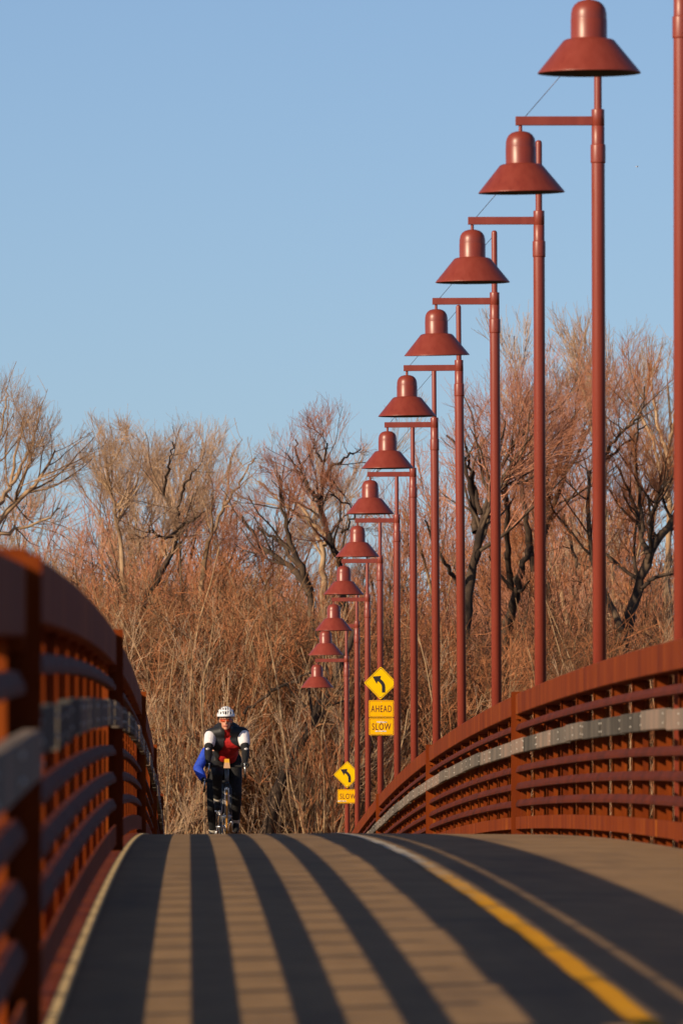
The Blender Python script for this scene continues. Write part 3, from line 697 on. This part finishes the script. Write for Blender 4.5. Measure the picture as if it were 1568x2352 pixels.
# ---- brush nobody could count: a dense tangle of thin stems and twigs
def brush(name,label,n,boxes,mats,seed,lmin,lmax,rmin,rmax,trop):
    rng=np.random.default_rng(seed); parts=[]
    for mi in range(len(mats)):
        for (px0,px1,d0,d1,topf,frac) in boxes:
            K=int(n*frac/len(mats)); d=rng.uniform(d0,d1,K); px=rng.uniform(px0,px1,K)
            x=(px-HX)*d/F; top=ZC+(HY-topf(px))*d/F; bot=np.array([gz(a,bq) for a,bq in zip(x,d)])+0.2
            z=bot+(top-bot)*rng.random(K)**0.9*rng.uniform(0.82,1.03,K)
            L=rng.uniform(lmin,lmax,K); m=5
            dr=norm(rng.normal(size=(K,3))*np.array((1,1,0.7))+np.array((0,0,trop)))
            Q=np.zeros((K,m,3)); Q[:,0]=np.stack([x,d,z-L*0.5],1)
            for k in range(1,m):
                dr=norm(dr+0.2*rng.normal(size=(K,3))); Q[:,k]=Q[:,k-1]+dr*(L/(m-1))[:,None]
            RR=rng.uniform(rmin,rmax,K)[:,None]*np.linspace(1,0.45,m)[None]
            parts.append((*tubes(Q,RR,3),mi))
    o=link(name,fast_mesh(name,parts,mats)); tag(o,label,'brush',kind='stuff'); return o
lft=lambda p: 1330+np.maximum(0,p-600)*0.5+30*np.sin(p*0.03)
rgt=lambda p: 1420-np.maximum(0,p-1150)*0.1+25*np.sin(p*0.04)
brush('brush','tangle of bare brown twigs filling the thicket behind the bridge',38000,[(150,840,284,308,lft,0.56),(800,1640,285,310,rgt,0.44)],[M['twig_dark'],M['twig_brown'],M['twig_orange']],5,0.8,2.6,0.007,0.017,0.35)
bk=lambda p: 1260-np.maximum(0,p-1000)*0.05+np.where((p>620)&(p<900),90,0)+25*np.sin(p*0.021)
brush('distant_brush','far off mass of red brown winter brush closing the horizon',34000,[(-120,1700,350,420,bk,1.0)],[M['twig_dark'],M['twig_red'],M['twig_brown']],6,1.2,3.2,0.012,0.024,1.1)

#PEOPLE
# ---------------------------------------------------------------- riders and bicycles
M['skin']=mat('skin',(0.55,0.24,0.14),0.5)
M['lips']=mat('lips',(0.42,0.11,0.08),0.5)
M['blackcloth']=mat('black_cloth',(0.012,0.012,0.013),0.75,spec=0.3); noise_mix(M['blackcloth'],[(0.3,(0.009,0.009,0.010)),(0.7,(0.018,0.017,0.018))],scale=(1,1,2),nscale=14,bump=0.7)
M['vestcloth']=mat('vest_cloth',(0.016,0.016,0.018),0.55,spec=0.4)
M['redcloth']=mat('red_cloth',(0.52,0.012,0.012),0.7); noise_mix(M['redcloth'],[(0.3,(0.4,0.006,0.008)),(0.7,(0.6,0.016,0.014))],nscale=14,bump=0.4)
M['whitecloth']=mat('white_cloth',(0.82,0.78,0.8),0.75); noise_mix(M['whitecloth'],[(0.3,(0.74,0.7,0.73)),(0.7,(0.84,0.8,0.82))],scale=(1,1,2.5),nscale=16,bump=0.6)
M['bluecloth']=mat('blue_cloth',(0.016,0.062,0.5),0.65); noise_mix(M['bluecloth'],[(0.3,(0.012,0.045,0.4)),(0.7,(0.022,0.08,0.58))],nscale=12,bump=0.5)
M['helmet']=mat('helmet_shell',(0.82,0.82,0.84),0.3)
M['foam']=mat('helmet_foam',(0.012,0.012,0.015),0.7)
M['glass']=mat('orange_lens',(0.5,0.06,0.008),0.1,spec=0.7)
M['cuff']=mat('pale_sock',(0.62,0.55,0.45),0.8)
M['tyre']=mat('amber_tyre',(0.42,0.19,0.025),0.6)
M['rim']=mat('rim_black',(0.02,0.02,0.022),0.35)
M['frame']=mat('frame_dark',(0.02,0.025,0.035),0.3,0.2)
M['silver']=mat('silver_alloy',(0.72,0.72,0.72),0.28,0.85)
M['greytube']=mat('grey_headtube',(0.12,0.14,0.15),0.4)
M['bagy']=mat('yellow_pouch',(0.8,0.42,0.02),0.6)
M['bagp']=mat('peach_pouch',(0.62,0.36,0.2),0.6)

def capsule(bm_v,bm_f,p0,p1,r0,r1,n=14):
    """closed tapered capsule appended to vertex and face lists"""
    p0=np.array(p0,float); p1=np.array(p1,float); t=p1-p0; L=np.linalg.norm(t)
    t=t/L if L>1e-9 else np.array((0,0,1.0))
    ref=np.array((0,0,1.0)) if abs(t[2])<0.8 else np.array((1.0,0,0)); u=np.cross(t,ref); u/=np.linalg.norm(u); w_=np.cross(t,u)
    rings=[]
    for k in range(1,5):
        a=-PI/2+k*PI/8; rings.append((p0+t*r0*math.sin(a),r0*math.cos(a)))
    for k in range(0,4):
        a=k*PI/8; rings.append((p1+t*r1*math.sin(a),r1*math.cos(a)))
    b0=len(bm_v)
    for c,r in rings:
        for k in range(n):
            a=2*PI*k/n; bm_v.append(c+r*(math.cos(a)*u+math.sin(a)*w_))
    m=len(rings)
    for i in range(m-1):
        for k in range(n):
            k2=(k+1)%n; bm_f.append((b0+i*n+k,b0+i*n+k2,b0+(i+1)*n+k2,b0+(i+1)*n+k))
    bm_v.append(p0-t*r0); bm_v.append(p1+t*r1); s=len(bm_v)-2
    for k in range(n):
        bm_f.append((b0+(k+1)%n,b0+k,s)); bm_f.append((b0+(m-1)*n+k,b0+(m-1)*n+(k+1)%n,s+1))
def ellips(bm_v,bm_f,c,r,tilt=0.0):
    bm=bmesh.new(); bmesh.ops.create_icosphere(bm,subdivisions=3,radius=1); b0=len(bm_v)
    ct,st=math.cos(tilt),math.sin(tilt); bm.verts.index_update()
    for w_ in bm.verts:
        x,y,z=w_.co.x*r[0],w_.co.y*r[1],w_.co.z*r[2]
        bm_v.append(np.array((c[0]+x,c[1]+y*ct-z*st,c[2]+y*st+z*ct)))
    for f_ in bm.faces: bm_f.append(tuple(b0+w_.index for w_ in f_.verts))
    bm.free()
def blob(name,prims,voxel,mats,parent=None,inflate=0.0,smooth=4,loc=(0,0,0),cut=None,fmat=None):
    """overlapping tapered limbs fused into one continuous skin"""
    v=[];f=[]
    for p in prims:
        if p[0]=='c': capsule(v,f,p[1],p[2],p[3]+inflate,p[4]+inflate)
        else: ellips(v,f,p[1],tuple(a+inflate for a in p[2]),p[3] if len(p)>3 else 0.0)
    me=bpy.data.meshes.new(name); me.from_pydata([tuple(a) for a in v],[],f); me.update()
    o=bpy.data.objects.new(name,me); C.objects.link(o)
    m=o.modifiers.new('r','REMESH'); m.mode='VOXEL'; m.voxel_size=voxel; m.use_smooth_shade=True
    s=o.modifiers.new('s','SMOOTH'); s.factor=0.5; s.iterations=smooth
    dg=bpy.context.evaluated_depsgraph_get(); dg.update()
    me2=bpy.data.meshes.new_from_object(o.evaluated_get(dg)); bpy.data.objects.remove(o); bpy.data.meshes.remove(me)
    me2.name=name; me2.materials.clear()
    for q in mats: me2.materials.append(q)
    if cut or fmat:
        bm=bmesh.new(); bm.from_mesh(me2)
        if fmat:
            for fc in bm.faces: fc.material_index=fmat(fc.calc_center_median(),fc.normal)
        if cut:
            bmesh.ops.delete(bm,geom=[fc for fc in bm.faces if cut(fc.calc_center_median(),fc.normal)],context='FACES')
        bm.to_mesh(me2); bm.free()
    me2.polygons.foreach_set('use_smooth',[True]*len(me2.polygons)); me2.update()
    return link(name,me2,parent,loc)

def lerp(a,b_,t): return tuple(x+(y-x)*t for x,y in zip(a,b_))
def rider(loc,label,J,colors,lean=0.0):
    sh={s:J['sh'][s] for s in (-1,1)}
    head=J['head']; hx,hy,hz=head
    P_head=[('e',(hx,hy,hz+0.02),(0.074,0.094,0.098)),('e',(hx,hy-0.03,hz-0.055),(0.056,0.062,0.068)),('c',(hx,hy-0.092,hz+0.0),(hx,hy-0.112,hz-0.035),0.011,0.015),
            ('e',(hx-0.077,hy+0.0,hz-0.01),(0.012,0.02,0.03)),('e',(hx+0.077,hy+0.0,hz-0.01),(0.012,0.02,0.03)),
            ('e',(hx,hy-0.083,hz-0.073),(0.027,0.013,0.009)),('e',(hx,hy-0.072,hz-0.108),(0.026,0.02,0.018)),
            ('e',(hx-0.032,hy-0.078,hz+0.018),(0.02,0.012,0.008)),('e',(hx+0.032,hy-0.078,hz+0.018),(0.02,0.012,0.008))]
    P_neck=[('c',J['neck'],(hx,hy+0.03,hz-0.05),0.058,0.052)]
    P_torso=[('c',(-0.075,J['pel'][1],J['pel'][2]),(0.075,J['pel'][1],J['pel'][2]),0.105,0.105),
             ('e',lerp(J['pel'],J['chest'],0.45),(0.145,0.125,0.155),0.7),
             ('e',lerp(J['pel'],J['chest'],0.8),(0.165,0.13,0.16),0.7),
             ('c',(-0.12,J['chest'][1],J['chest'][2]-0.02),(0.12,J['chest'][1],J['chest'][2]-0.02),0.105,0.105),
             ('c',lerp(sh[-1],J['chest'],0.1),lerp(J['chest'],sh[-1],0.3),0.068,0.09),('c',lerp(sh[1],J['chest'],0.1),lerp(J['chest'],sh[1],0.3),0.068,0.09),
             ('c',sh[-1],lerp(J['neck'],sh[-1],0.25),0.058,0.064),('c',sh[1],lerp(J['neck'],sh[1],0.25),0.058,0.064),('c',lerp(J['neck'],sh[-1],0.3),J['neck'],0.06,0.062),('c',lerp(J['neck'],sh[1],0.3),J['neck'],0.06,0.062)]
    if 'hump' in J: P_torso+=[('e',J['hump'],(0.165,0.13,0.115),0.5)]      # the rounded back rises behind the head
    arms={};fore={};hands={};legs={};feet={}
    for s in (-1,1):
        e=J['el'][s]; w_=J['wr'][s]; h=J['hand'][s]
        arms[s]=[('c',sh[s],e,0.064,0.045)]
        fore[s]=[('c',e,lerp(e,w_,0.35),0.045,0.045),('c',lerp(e,w_,0.35),w_,0.045,0.029)]
        hx_,hy_,hz_=h
        hd=[('c',w_,lerp(w_,h,0.5),0.027,0.028),('e',(hx_,hy_,hz_),(0.034,0.045,0.022),0.25)]
        for k,(oy,ln) in enumerate(((-0.036,0.034),(-0.014,0.040),(0.008,0.036),(0.028,0.028))):
            a=(hx_-0.0+s*0.026,hy_+oy,hz_+0.002); b_=(hx_+s*0.040,hy_+oy-0.012,hz_-0.020); c_=(hx_+s*0.028,hy_+oy-0.02,hz_-0.024-ln*0.7)
            hd+=[('c',a,b_,0.0098,0.0092),('c',b_,c_,0.0092,0.0075)]
        hd+=[('c',(hx_-s*0.022,hy_+0.02,hz_+0.004),(hx_-s*0.043,hy_-0.008,hz_-0.008),0.012,0.010),('c',(hx_-s*0.043,hy_-0.008,hz_-0.008),(hx_-s*0.036,hy_-0.032,hz_-0.03),0.010,0.008)]
        hands[s]=hd
        hp=J['hip'][s]; k_=J['kn'][s]; a_=J['an'][s]; t_=J['toe'][s]
        legs[s]=[('c',hp,lerp(hp,k_,0.45),0.096,0.082),('c',lerp(hp,k_,0.45),k_,0.082,0.056),('c',k_,lerp(k_,a_,0.35),0.054,0.056),('c',lerp(k_,a_,0.35),a_,0.056,0.036)]
        heel=(a_[0],a_[1]+0.045,a_[2]-0.055)
        feet[s]=[('c',a_,lerp(a_,t_,0.45),0.038,0.036),('c',heel,lerp(heel,t_,0.5),0.032,0.034),('c',lerp(heel,t_,0.5),t_,0.036,0.026)]
    allp=P_head+P_neck+P_torso
    for s in (-1,1): allp+=arms[s]+fore[s]+hands[s]+legs[s]+feet[s]
    def fm(c,n):
        return 1 if (abs(c.x-hx)<0.026 and abs(c.z-(hz-0.073))<0.010 and c.y<hy-0.06) else 0
    body=blob('person',allp,0.0075,[M['skin'],M['lips']],None,0.0,2,loc,fmat=fm)
    tag(body,label,'person')
    blob('jersey',P_torso+P_neck[:1],0.011,[colors['jersey']],body,0.007,5,cut=lambda c,n: c.z>hz-0.085 and c.y<hy+0.13)
    if colors.get('vest'):
        def vcut(c,n):
            if c.z>hz-0.075 and c.y<hy+0.13: return True
            t=(J['chest'][2]+0.05-c.z)
            half=0.034+max(0,t)*0.1+ (max(0,min(0.11,(1.27-c.z)*1.5)) if c.x>0 else max(0,min(0.05,(1.2-c.z)*0.9)))+0.004*math.sin(c.z*90)
            return n.y<0.25 and (-half-0.0<c.x-0.006<half) and c.y<J['chest'][1]+0.35
        blob('vest',P_torso+[('c',lerp(J['neck'],(hx,hy+0.04,hz-0.05),0.0),lerp(J['neck'],(hx,hy+0.05,hz-0.05),0.5),0.062,0.06)],0.011,[colors['vest']],body,0.019,5,cut=vcut)
    for s in (-1,1):
        e=J['el'][s]; mid=lerp(sh[s],e,0.56)
        if colors.get('sleeve'):
            blob('sleeve',[('c',lerp(sh[s],e,0.14),mid,0.066,0.058)],0.009,[colors['sleeve']],body,0.0145,3)
            blob('arm_warmer',[('c',lerp(sh[s],e,0.45),e,0.055,0.046)]+fore[s],0.009,[colors['arm']],body,0.006,3)
            w_=J['wr'][s]; pc=lerp(e,w_,0.22)
            q=MB(); pc=(pc[0]+s*0.008,pc[1]-0.032,pc[2]+0.042); q.sphere(pc,(0.025,0.012,0.015),0,2); q.sphere((pc[0]+0.004,pc[1]-0.010,pc[2]+0.002),(0.009,0.005,0.006),1,2); q.build('logo_patch',[M['whitecloth'],M['blackcloth']],body)
        else:
            blob('sleeve',[('c',sh[s],e,0.067,0.055)]+[('c',e,lerp(e,J['wr'][s],0.4),0.054,0.052),('c',lerp(e,J['wr'][s],0.4),lerp(e,J['wr'][s],0.86),0.052,0.042)],0.009,[colors['arm']],body,0.014,3)
        blob('glove',hands[s],0.0055,[M['blackcloth']],body,0.0035,2)
        blob('shoe',feet[s],0.009,[M['blackcloth']],body,0.007,3)
        a_=J['an'][s]; k_=J['kn'][s]
        blob('sock',[('c',lerp(a_,k_,0.03),lerp(a_,k_,0.17),0.040,0.041)],0.008,[M['cuff']],body,0.010,2)
    blob('tights',P_torso[:1]+legs[-1]+legs[1],0.011,[M['blackcloth']],body,0.009,4,cut=lambda c,n: min((Vector(J['an'][s])-c).length for s in (-1,1))<0.05)
    # helmet: vented shell over dark foam
    q=MB(); nu,nv=56,22; grid={}
    cz=hz+0.052
    for i in range(nv+1):
        el=-0.06+(PI/2+0.06)*i/nv
        for k in range(nu):
            az=2*PI*k/nu; front=-math.cos(az)   # az 0 = toward the back
            r=1.0
            grid[(i,k)]=(hx+0.112*r*math.cos(el)*math.sin(az),hy+0.012+0.142*r*math.cos(el)*math.cos(az),cz-0.012*front*0+0.122*math.sin(el))
    fcs=[]
    for i in range(nv):
        for k in range(nu):
            el=(i+0.5)/nv; az=2*PI*(k+0.5)/nu
            X_=math.cos(-0.06+(PI/2+0.06)*el)*math.sin(az); Y_=math.cos(-0.06+(PI/2+0.06)*el)*math.cos(az)
            # vents run front to back: columns in X, broken by two cross bands
            colp=(X_/0.29+0.5)%1.0; ven=0.27<colp<0.73
            band=(0.13<el<0.36) or (0.45<el<0.78)
            if abs(X_)>0.93: ven=False
            if not(ven and band): fcs.append((i,k))
    ids={}; vv=[]
    def vid(i,k):
        k%=nu
        if (i,k) not in ids: ids[(i,k)]=len(vv); vv.append(grid[(i,k)])
        return ids[(i,k)]
    q.add
    F_=[(vid(i,k),vid(i,k+1),vid(i+1,k+1),vid(i+1,k)) for i,k in fcs]
    # give the shell thickness
    cen=np.array((hx,hy+0.012,cz)); n0=len(vv)
    inn=[tuple(cen+(np.array(p)-cen)*0.9) for p in vv]
    from collections import Counter
    ec=Counter()
    for fc in F_:
        for a,b_ in zip(fc,fc[1:]+fc[:1]): ec[(min(a,b_),max(a,b_))]+=1
    allf=list(F_)+[tuple(n0+i for i in fc[::-1]) for fc in F_]+[(a,b_,b_+n0,a+n0) for (a,b_),c_ in ec.items() if c_==1]
    q.add(vv+inn,allf,0,True)
    hm=q.build('helmet',[M['helmet']],body)
    q=MB(); q.sphere((hx,hy+0.012,cz-0.004),(0.099,0.127,0.106),0,3); q.f=[fc for fc in q.f]; 
    bmx=q.build('helmet_liner',[M['foam']],hm)
    me=bmx.data; bm=bmesh.new(); bm.from_mesh(me); bmesh.ops.delete(bm,geom=[fc for fc in bm.faces if fc.calc_center_median().z<cz-0.02],context='FACES'); bm.to_mesh(me); bm.free()
    q=MB()
    for s in (-1,1):
        q.tube([(hx+s*0.092,hy-0.0,cz-0.005),(hx+s*0.083,hy-0.012,hz-0.05),(hx+s*0.03,hy-0.05,hz-0.128)],0.005,6)
    q.build('chin_strap',[M['foam']],hm)
    # wrap-round sunglasses
    q=MB(); n=14; v=[];f=[]
    for i in range(n+1):
        a=-1.25+2.5*i/n; x_=0.079*math.sin(a); y_=-0.107*math.cos(a)+0.006; hh=0.019*(1-0.45*abs(i/n*2-1)**2)-0.006*math.exp(-((i-n/2)/1.2)**2)
        v+=[(hx+x_,hy+y_,hz+0.0+0.012),(hx+x_,hy+y_*1.0,hz+0.012-2*hh)]
    f=[(2*i,2*i+1,2*i+3,2*i+2) for i in range(n)]
    q.add(v,f,0,True); gl=q.build('sunglasses',[M['glass']],body)
    sd=gl.modifiers.new('s','SOLIDIFY'); sd.thickness=0.003
    q=MB(); q.tube([(p[0],p[1]-0.001,p[2]) for p in v[0::2]],0.0035,6)
    for s in (-1,1): q.tube([(hx+s*0.075,hy-0.03,hz+0.01),(hx+s*0.082,hy+0.03,hz+0.012)],0.003,6)
    q.build('glasses_frame',[M['foam']],gl)
    return body

def bicycle(loc,label,tyre,crank,headcol,bag=True,rz=0.0):
    t=empty('road_bicycle',loc); t.rotation_euler=(0,0,rz)
    tag(t,label,'bicycle')
    r=0.335; fy,ry,bz=-0.59,0.41,0.27
    for y in (fy,ry):
        wh=empty('wheel',(0,y,r)); wh.parent=t
        def ringm(rad,th,m,nm,n=64,k=10,sx=1.0):
            q=MB(); v=[];f=[]
            for i in range(n):
                a=2*PI*i/n
                for j in range(k):
                    b_=2*PI*j/k; rr=rad+th*math.cos(b_); v.append((th*sx*math.sin(b_),rr*math.cos(a),rr*math.sin(a)))
            for i in range(n):
                for j in range(k):
                    i2=(i+1)%n;j2=(j+1)%k; f.append((i*k+j,i2*k+j,i2*k+j2,i*k+j2))
            q.add(v,f,0,True); return q.build(nm,[m],wh)
        ringm(r-0.0125,0.0125,tyre,'tyre'); ringm(r-0.032,0.011,M['rim'],'rim',sx=0.8)
        q=MB()
        for i in range(24):
            a=2*PI*i/24; s=1 if i%2 else -1
            q.tube([(s*0.03,0.02*math.cos(a+0.9),0.02*math.sin(a+0.9)),(0,(r-0.036)*math.cos(a),(r-0.036)*math.sin(a))],0.0012,4)
        q.build('spokes',[M['silver']],wh)
        q=MB(); bm=bmesh.new(); bmesh.ops.create_cone(bm,cap_ends=True,segments=14,radius1=0.02,radius2=0.02,depth=0.1); bmesh.ops.rotate(bm,verts=bm.verts,matrix=Matrix.Rotation(PI/2,3,'Y'))
        q.bm(bm,0,True); q.tube([(-0.065,0,0),(0.065,0,0)],0.006,8); q.build('hub',[M['silver']],wh)
    ht,hb=(0,-0.40,0.93),(0,-0.455,0.775)   # head tube
    st=(0,0.15,0.80); bb=(0,0,bz); rh=(0,ry,r)
    q=MB(); q.tube([(0,-0.41,0.89),st],0.016,12); q.tube([(0,-0.447,0.80),bb],0.02,12); q.tube([bb,st],0.016,12)
    for s in (-1,1): q.tube([(s*0.02,0.02,bz),(s*0.055,ry,r)],0.009,8); q.tube([(s*0.012,0.15,0.78),(s*0.055,ry,r)],0.008,8)
    bm=bmesh.new(); bmesh.ops.create_cone(bm,cap_ends=True,segments=16,radius1=0.024,radius2=0.024,depth=0.07); bmesh.ops.rotate(bm,verts=bm.verts,matrix=Matrix.Rotation(PI/2,3,'Y')); bmesh.ops.translate(bm,verts=bm.verts,vec=bb); q.bm(bm,0,True)
    q.build('frame',[M['frame']],t)
    q=MB(); q.tube([hb,ht],0.027,14); q.build('head_tube',[headcol],t)
    q=MB()
    q.tube([(0,-0.462,0.765),(0,-0.468,0.73)],0.026,10)
    for s in (-1,1): q.tube([(s*0.015,-0.465,0.745),(s*0.042,-0.48,0.69),(s*0.048,-0.52,0.52),(s*0.05,fy,r)],[0.016,0.015,0.012,0.009],10)
    q.build('fork',[M['frame']],t)
    q=MB(); q.box(-0.014,0.014,-0.512,-0.478,0.668,0.70,b=0.004); q.box(-0.03,-0.018,-0.52,-0.49,0.62,0.69,b=0.003); q.box(0.018,0.03,-0.52,-0.49,0.62,0.69,b=0.003); q.build('front_brake',[M['silver']],t)
    q=MB(); q.tube([(0,-0.395,0.94),(0,-0.50,0.965)],0.016,10); q.tube([(0,-0.39,0.92),(0,-0.385,0.965)],0.018,10); q.build('stem',[M['frame']],t)
    q=MB(); hbp=[]
    for s in (-1,1):
        q.tube([(0,-0.50,0.965),(s*0.10,-0.505,0.965),(s*0.19,-0.515,0.965),(s*0.215,-0.55,0.962),(s*0.222,-0.60,0.945),(s*0.225,-0.625,0.90),(s*0.228,-0.61,0.855),(s*0.23,-0.565,0.83),(s*0.232,-0.49,0.825)],0.0145,10)
    hb_o=q.build('handlebar',[M['blackcloth']],t)
    for s in (-1,1):
        q=MB(); q.tube([(s*0.222,-0.59,0.955),(s*0.222,-0.63,0.97),(s*0.222,-0.655,0.995)],[0.017,0.019,0.014],10); q.build('brake_hood',[M['blackcloth']],hb_o)
        q=MB(); q.tube([(s*0.222,-0.665,0.985),(s*0.228,-0.685,0.93),(s*0.232,-0.68,0.865)],[0.009,0.0075,0.006],8); q.sphere((s*0.222,-0.668,0.992),0.013,0,2); q.build('brake_lever',[M['silver']],hb_o)
    q=MB(); q.tube([(0,0.15,0.79),(0,0.17,0.92)],0.0135,10); q.build('seat_post',[M['silver']],t)
    q=MB(); pts=[(0,0.06,0.945),(0,0.12,0.95),(0,0.2,0.952),(0,0.29,0.955)]
    q.sphere((0,0.25,0.945),(0.07,0.075,0.022),0,2); q.sphere((0,0.13,0.945),(0.025,0.12,0.02),0,2); q.build('saddle',[M['blackcloth']],t)
    q=MB(); ca=crank
    bm=bmesh.new(); bmesh.ops.create_cone(bm,cap_ends=True,segments=32,radius1=0.1,radius2=0.1,depth=0.004); bmesh.ops.rotate(bm,verts=bm.verts,matrix=Matrix.Rotation(PI/2,3,'Y')); bmesh.ops.translate(bm,verts=bm.verts,vec=(-0.05,0,bz)); q.bm(bm,0)
    q.tube([(-0.062,0,bz),(-0.075,0.17*ca[0],bz+0.17*ca[1])],[0.014,0.011],8); q.tube([(0.062,0,bz),(0.075,-0.17*ca[0],bz-0.17*ca[1])],[0.014,0.011],8)
    q.build('crankset',[M['silver']],t)
    for s in (-1,1):
        k=1 if s<0 else -1
        q=MB(); y=k*0.17*ca[0]; z=bz+k*0.17*ca[1]; q.box(*sorted((s*0.08,s*0.15)),y-0.035,y+0.035,z-0.011,z+0.011,b=0.004); q.build('pedal',[M['silver']],t)
    q=MB(); q.lathe([(0,0),(0.035,0),(0.036,0.14),(0.02,0.17),(0.014,0.19),(0,0.19)],16); bo=q.build('water_bottle',[M['whitecloth']],t,(0.0,-0.19,0.50)); bo.rotation_euler=(0.7,0,0)
    if bag:
        q=MB(); q.add([(-0.042,-0.58,0.94),(0.042,-0.58,0.94),(0.042,-0.49,0.94),(-0.042,-0.49,0.94),(-0.032,-0.575,1.01),(0.032,-0.575,1.01),(0.032,-0.495,1.01),(-0.032,-0.495,1.01),(-0.029,-0.57,1.056),(0.027,-0.57,1.056),(0.027,-0.5,1.056),(-0.029,-0.5,1.056)],
              [(0,3,2,1),(0,1,5,4),(1,2,6,5),(2,3,7,6),(3,0,4,7)],1)
        q.add([(-0.0325,-0.576,1.01),(0.0325,-0.576,1.01),(0.0325,-0.494,1.01),(-0.0325,-0.494,1.01),(-0.029,-0.57,1.056),(0.027,-0.57,1.056),(0.027,-0.5,1.056),(-0.029,-0.5,1.056)],[(0,1,5,4),(1,2,6,5),(2,3,7,6),(3,0,4,7),(4,5,6,7),(0,3,2,1)],0)
        q.build('handlebar_bag',[M['bagy'],M['bagp']],t)
    return t

d1=132.0; x1=(520.5-HX)*d1/F
J1=dict(pel=(0,0.2,1.03),chest=(0,-0.16,1.30),neck=(0,-0.25,1.405),head=(-0.012,-0.37,1.545),
 hump=(0,-0.07,1.405),sh={-1:(-0.2,-0.2,1.372),1:(0.202,-0.2,1.386)},el={-1:(-0.232,-0.37,1.17),1:(0.235,-0.36,1.17)},wr={-1:(-0.234,-0.56,1.03),1:(0.232,-0.555,1.03)},hand={-1:(-0.225,-0.625,1.0),1:(0.228,-0.62,1.0)},
 hip={-1:(-0.09,0.2,0.98),1:(0.09,0.2,0.98)},kn={-1:(-0.12,-0.21,0.86),1:(0.125,-0.04,0.62)},an={-1:(-0.115,0.02,0.50),1:(0.115,0.18,0.235)},toe={-1:(-0.115,-0.16,0.435),1:(0.12,0.03,0.155)})
rider((x1,d1,deck(d1)+0.012),'person on the leading bicycle in white helmet, orange glasses, black vest and red jersey',J1,dict(jersey=M['redcloth'],vest=M['vestcloth'],sleeve=M['whitecloth'],arm=M['blackcloth']))
bicycle((x1,d1,deck(d1)+0.012),'dark road bicycle with amber tyres, ridden in front by the person in red',M['tyre'],(-0.65,0.76),M['greytube'])
d2=146.0; x2=0.465
J2=dict(pel=(0,0.2,1.02),chest=(0.02,-0.16,1.27),neck=(0.02,-0.26,1.37),head=(0.03,-0.40,1.475),
 sh={-1:(-0.19,-0.2,1.375),1:(0.17,-0.2,1.34)},el={-1:(-0.315,-0.33,1.15),1:(0.17,-0.36,1.13)},wr={-1:(-0.245,-0.55,1.0),1:(0.19,-0.555,1.0)},hand={-1:(-0.225,-0.625,0.985),1:(0.2,-0.62,0.985)},
 hip={-1:(-0.09,0.2,0.97),1:(0.09,0.2,0.97)},kn={1:(0.12,-0.21,0.85),-1:(-0.125,-0.04,0.615)},an={1:(0.115,0.02,0.50),-1:(-0.115,0.18,0.235)},toe={1:(0.115,-0.16,0.435),-1:(-0.12,0.03,0.155)})
rider((x2,d2,deck(d2)+0.012),'person with bright blue sleeves cycling behind, mostly hidden by the leading rider',J2,dict(jersey=M['blackcloth'],arm=M['bluecloth']))
bicycle((x2,d2,deck(d2)+0.012),'second bicycle hidden behind the leading rider, under the person with blue sleeves',M['rim'],(0.65,-0.76),M['frame'],bag=False)

# a tiny pale bird far off in the sky
q=MB(); q.sphere((0,0,0),(0.05,0.02,0.018),0,2); q.sphere((0.055,0,0.006),(0.018,0.014,0.013),0,2)
q.add([(0.03,0,0.01),(-0.03,0,0.01),(-0.05,0.13,0.03),(0.0,0.14,0.034)],[(0,1,2,3)],0); q.add([(0.03,0,0.01),(-0.03,0,0.01),(-0.05,-0.13,0.03),(0.0,-0.14,0.034)],[(0,1,2,3)],0); q.add([(-0.045,-0.012,0),(-0.045,0.012,0),(-0.095,0.02,0.002),(-0.095,-0.02,0.002)],[(0,1,2,3)],0)
bd=q.build('bird',[M['whitecloth']],None,at(1464,380,420)); bd.rotation_euler=(0,-0.15,0.3); tag(bd,'tiny pale bird flying alone in the sky right of the lamp posts','bird')
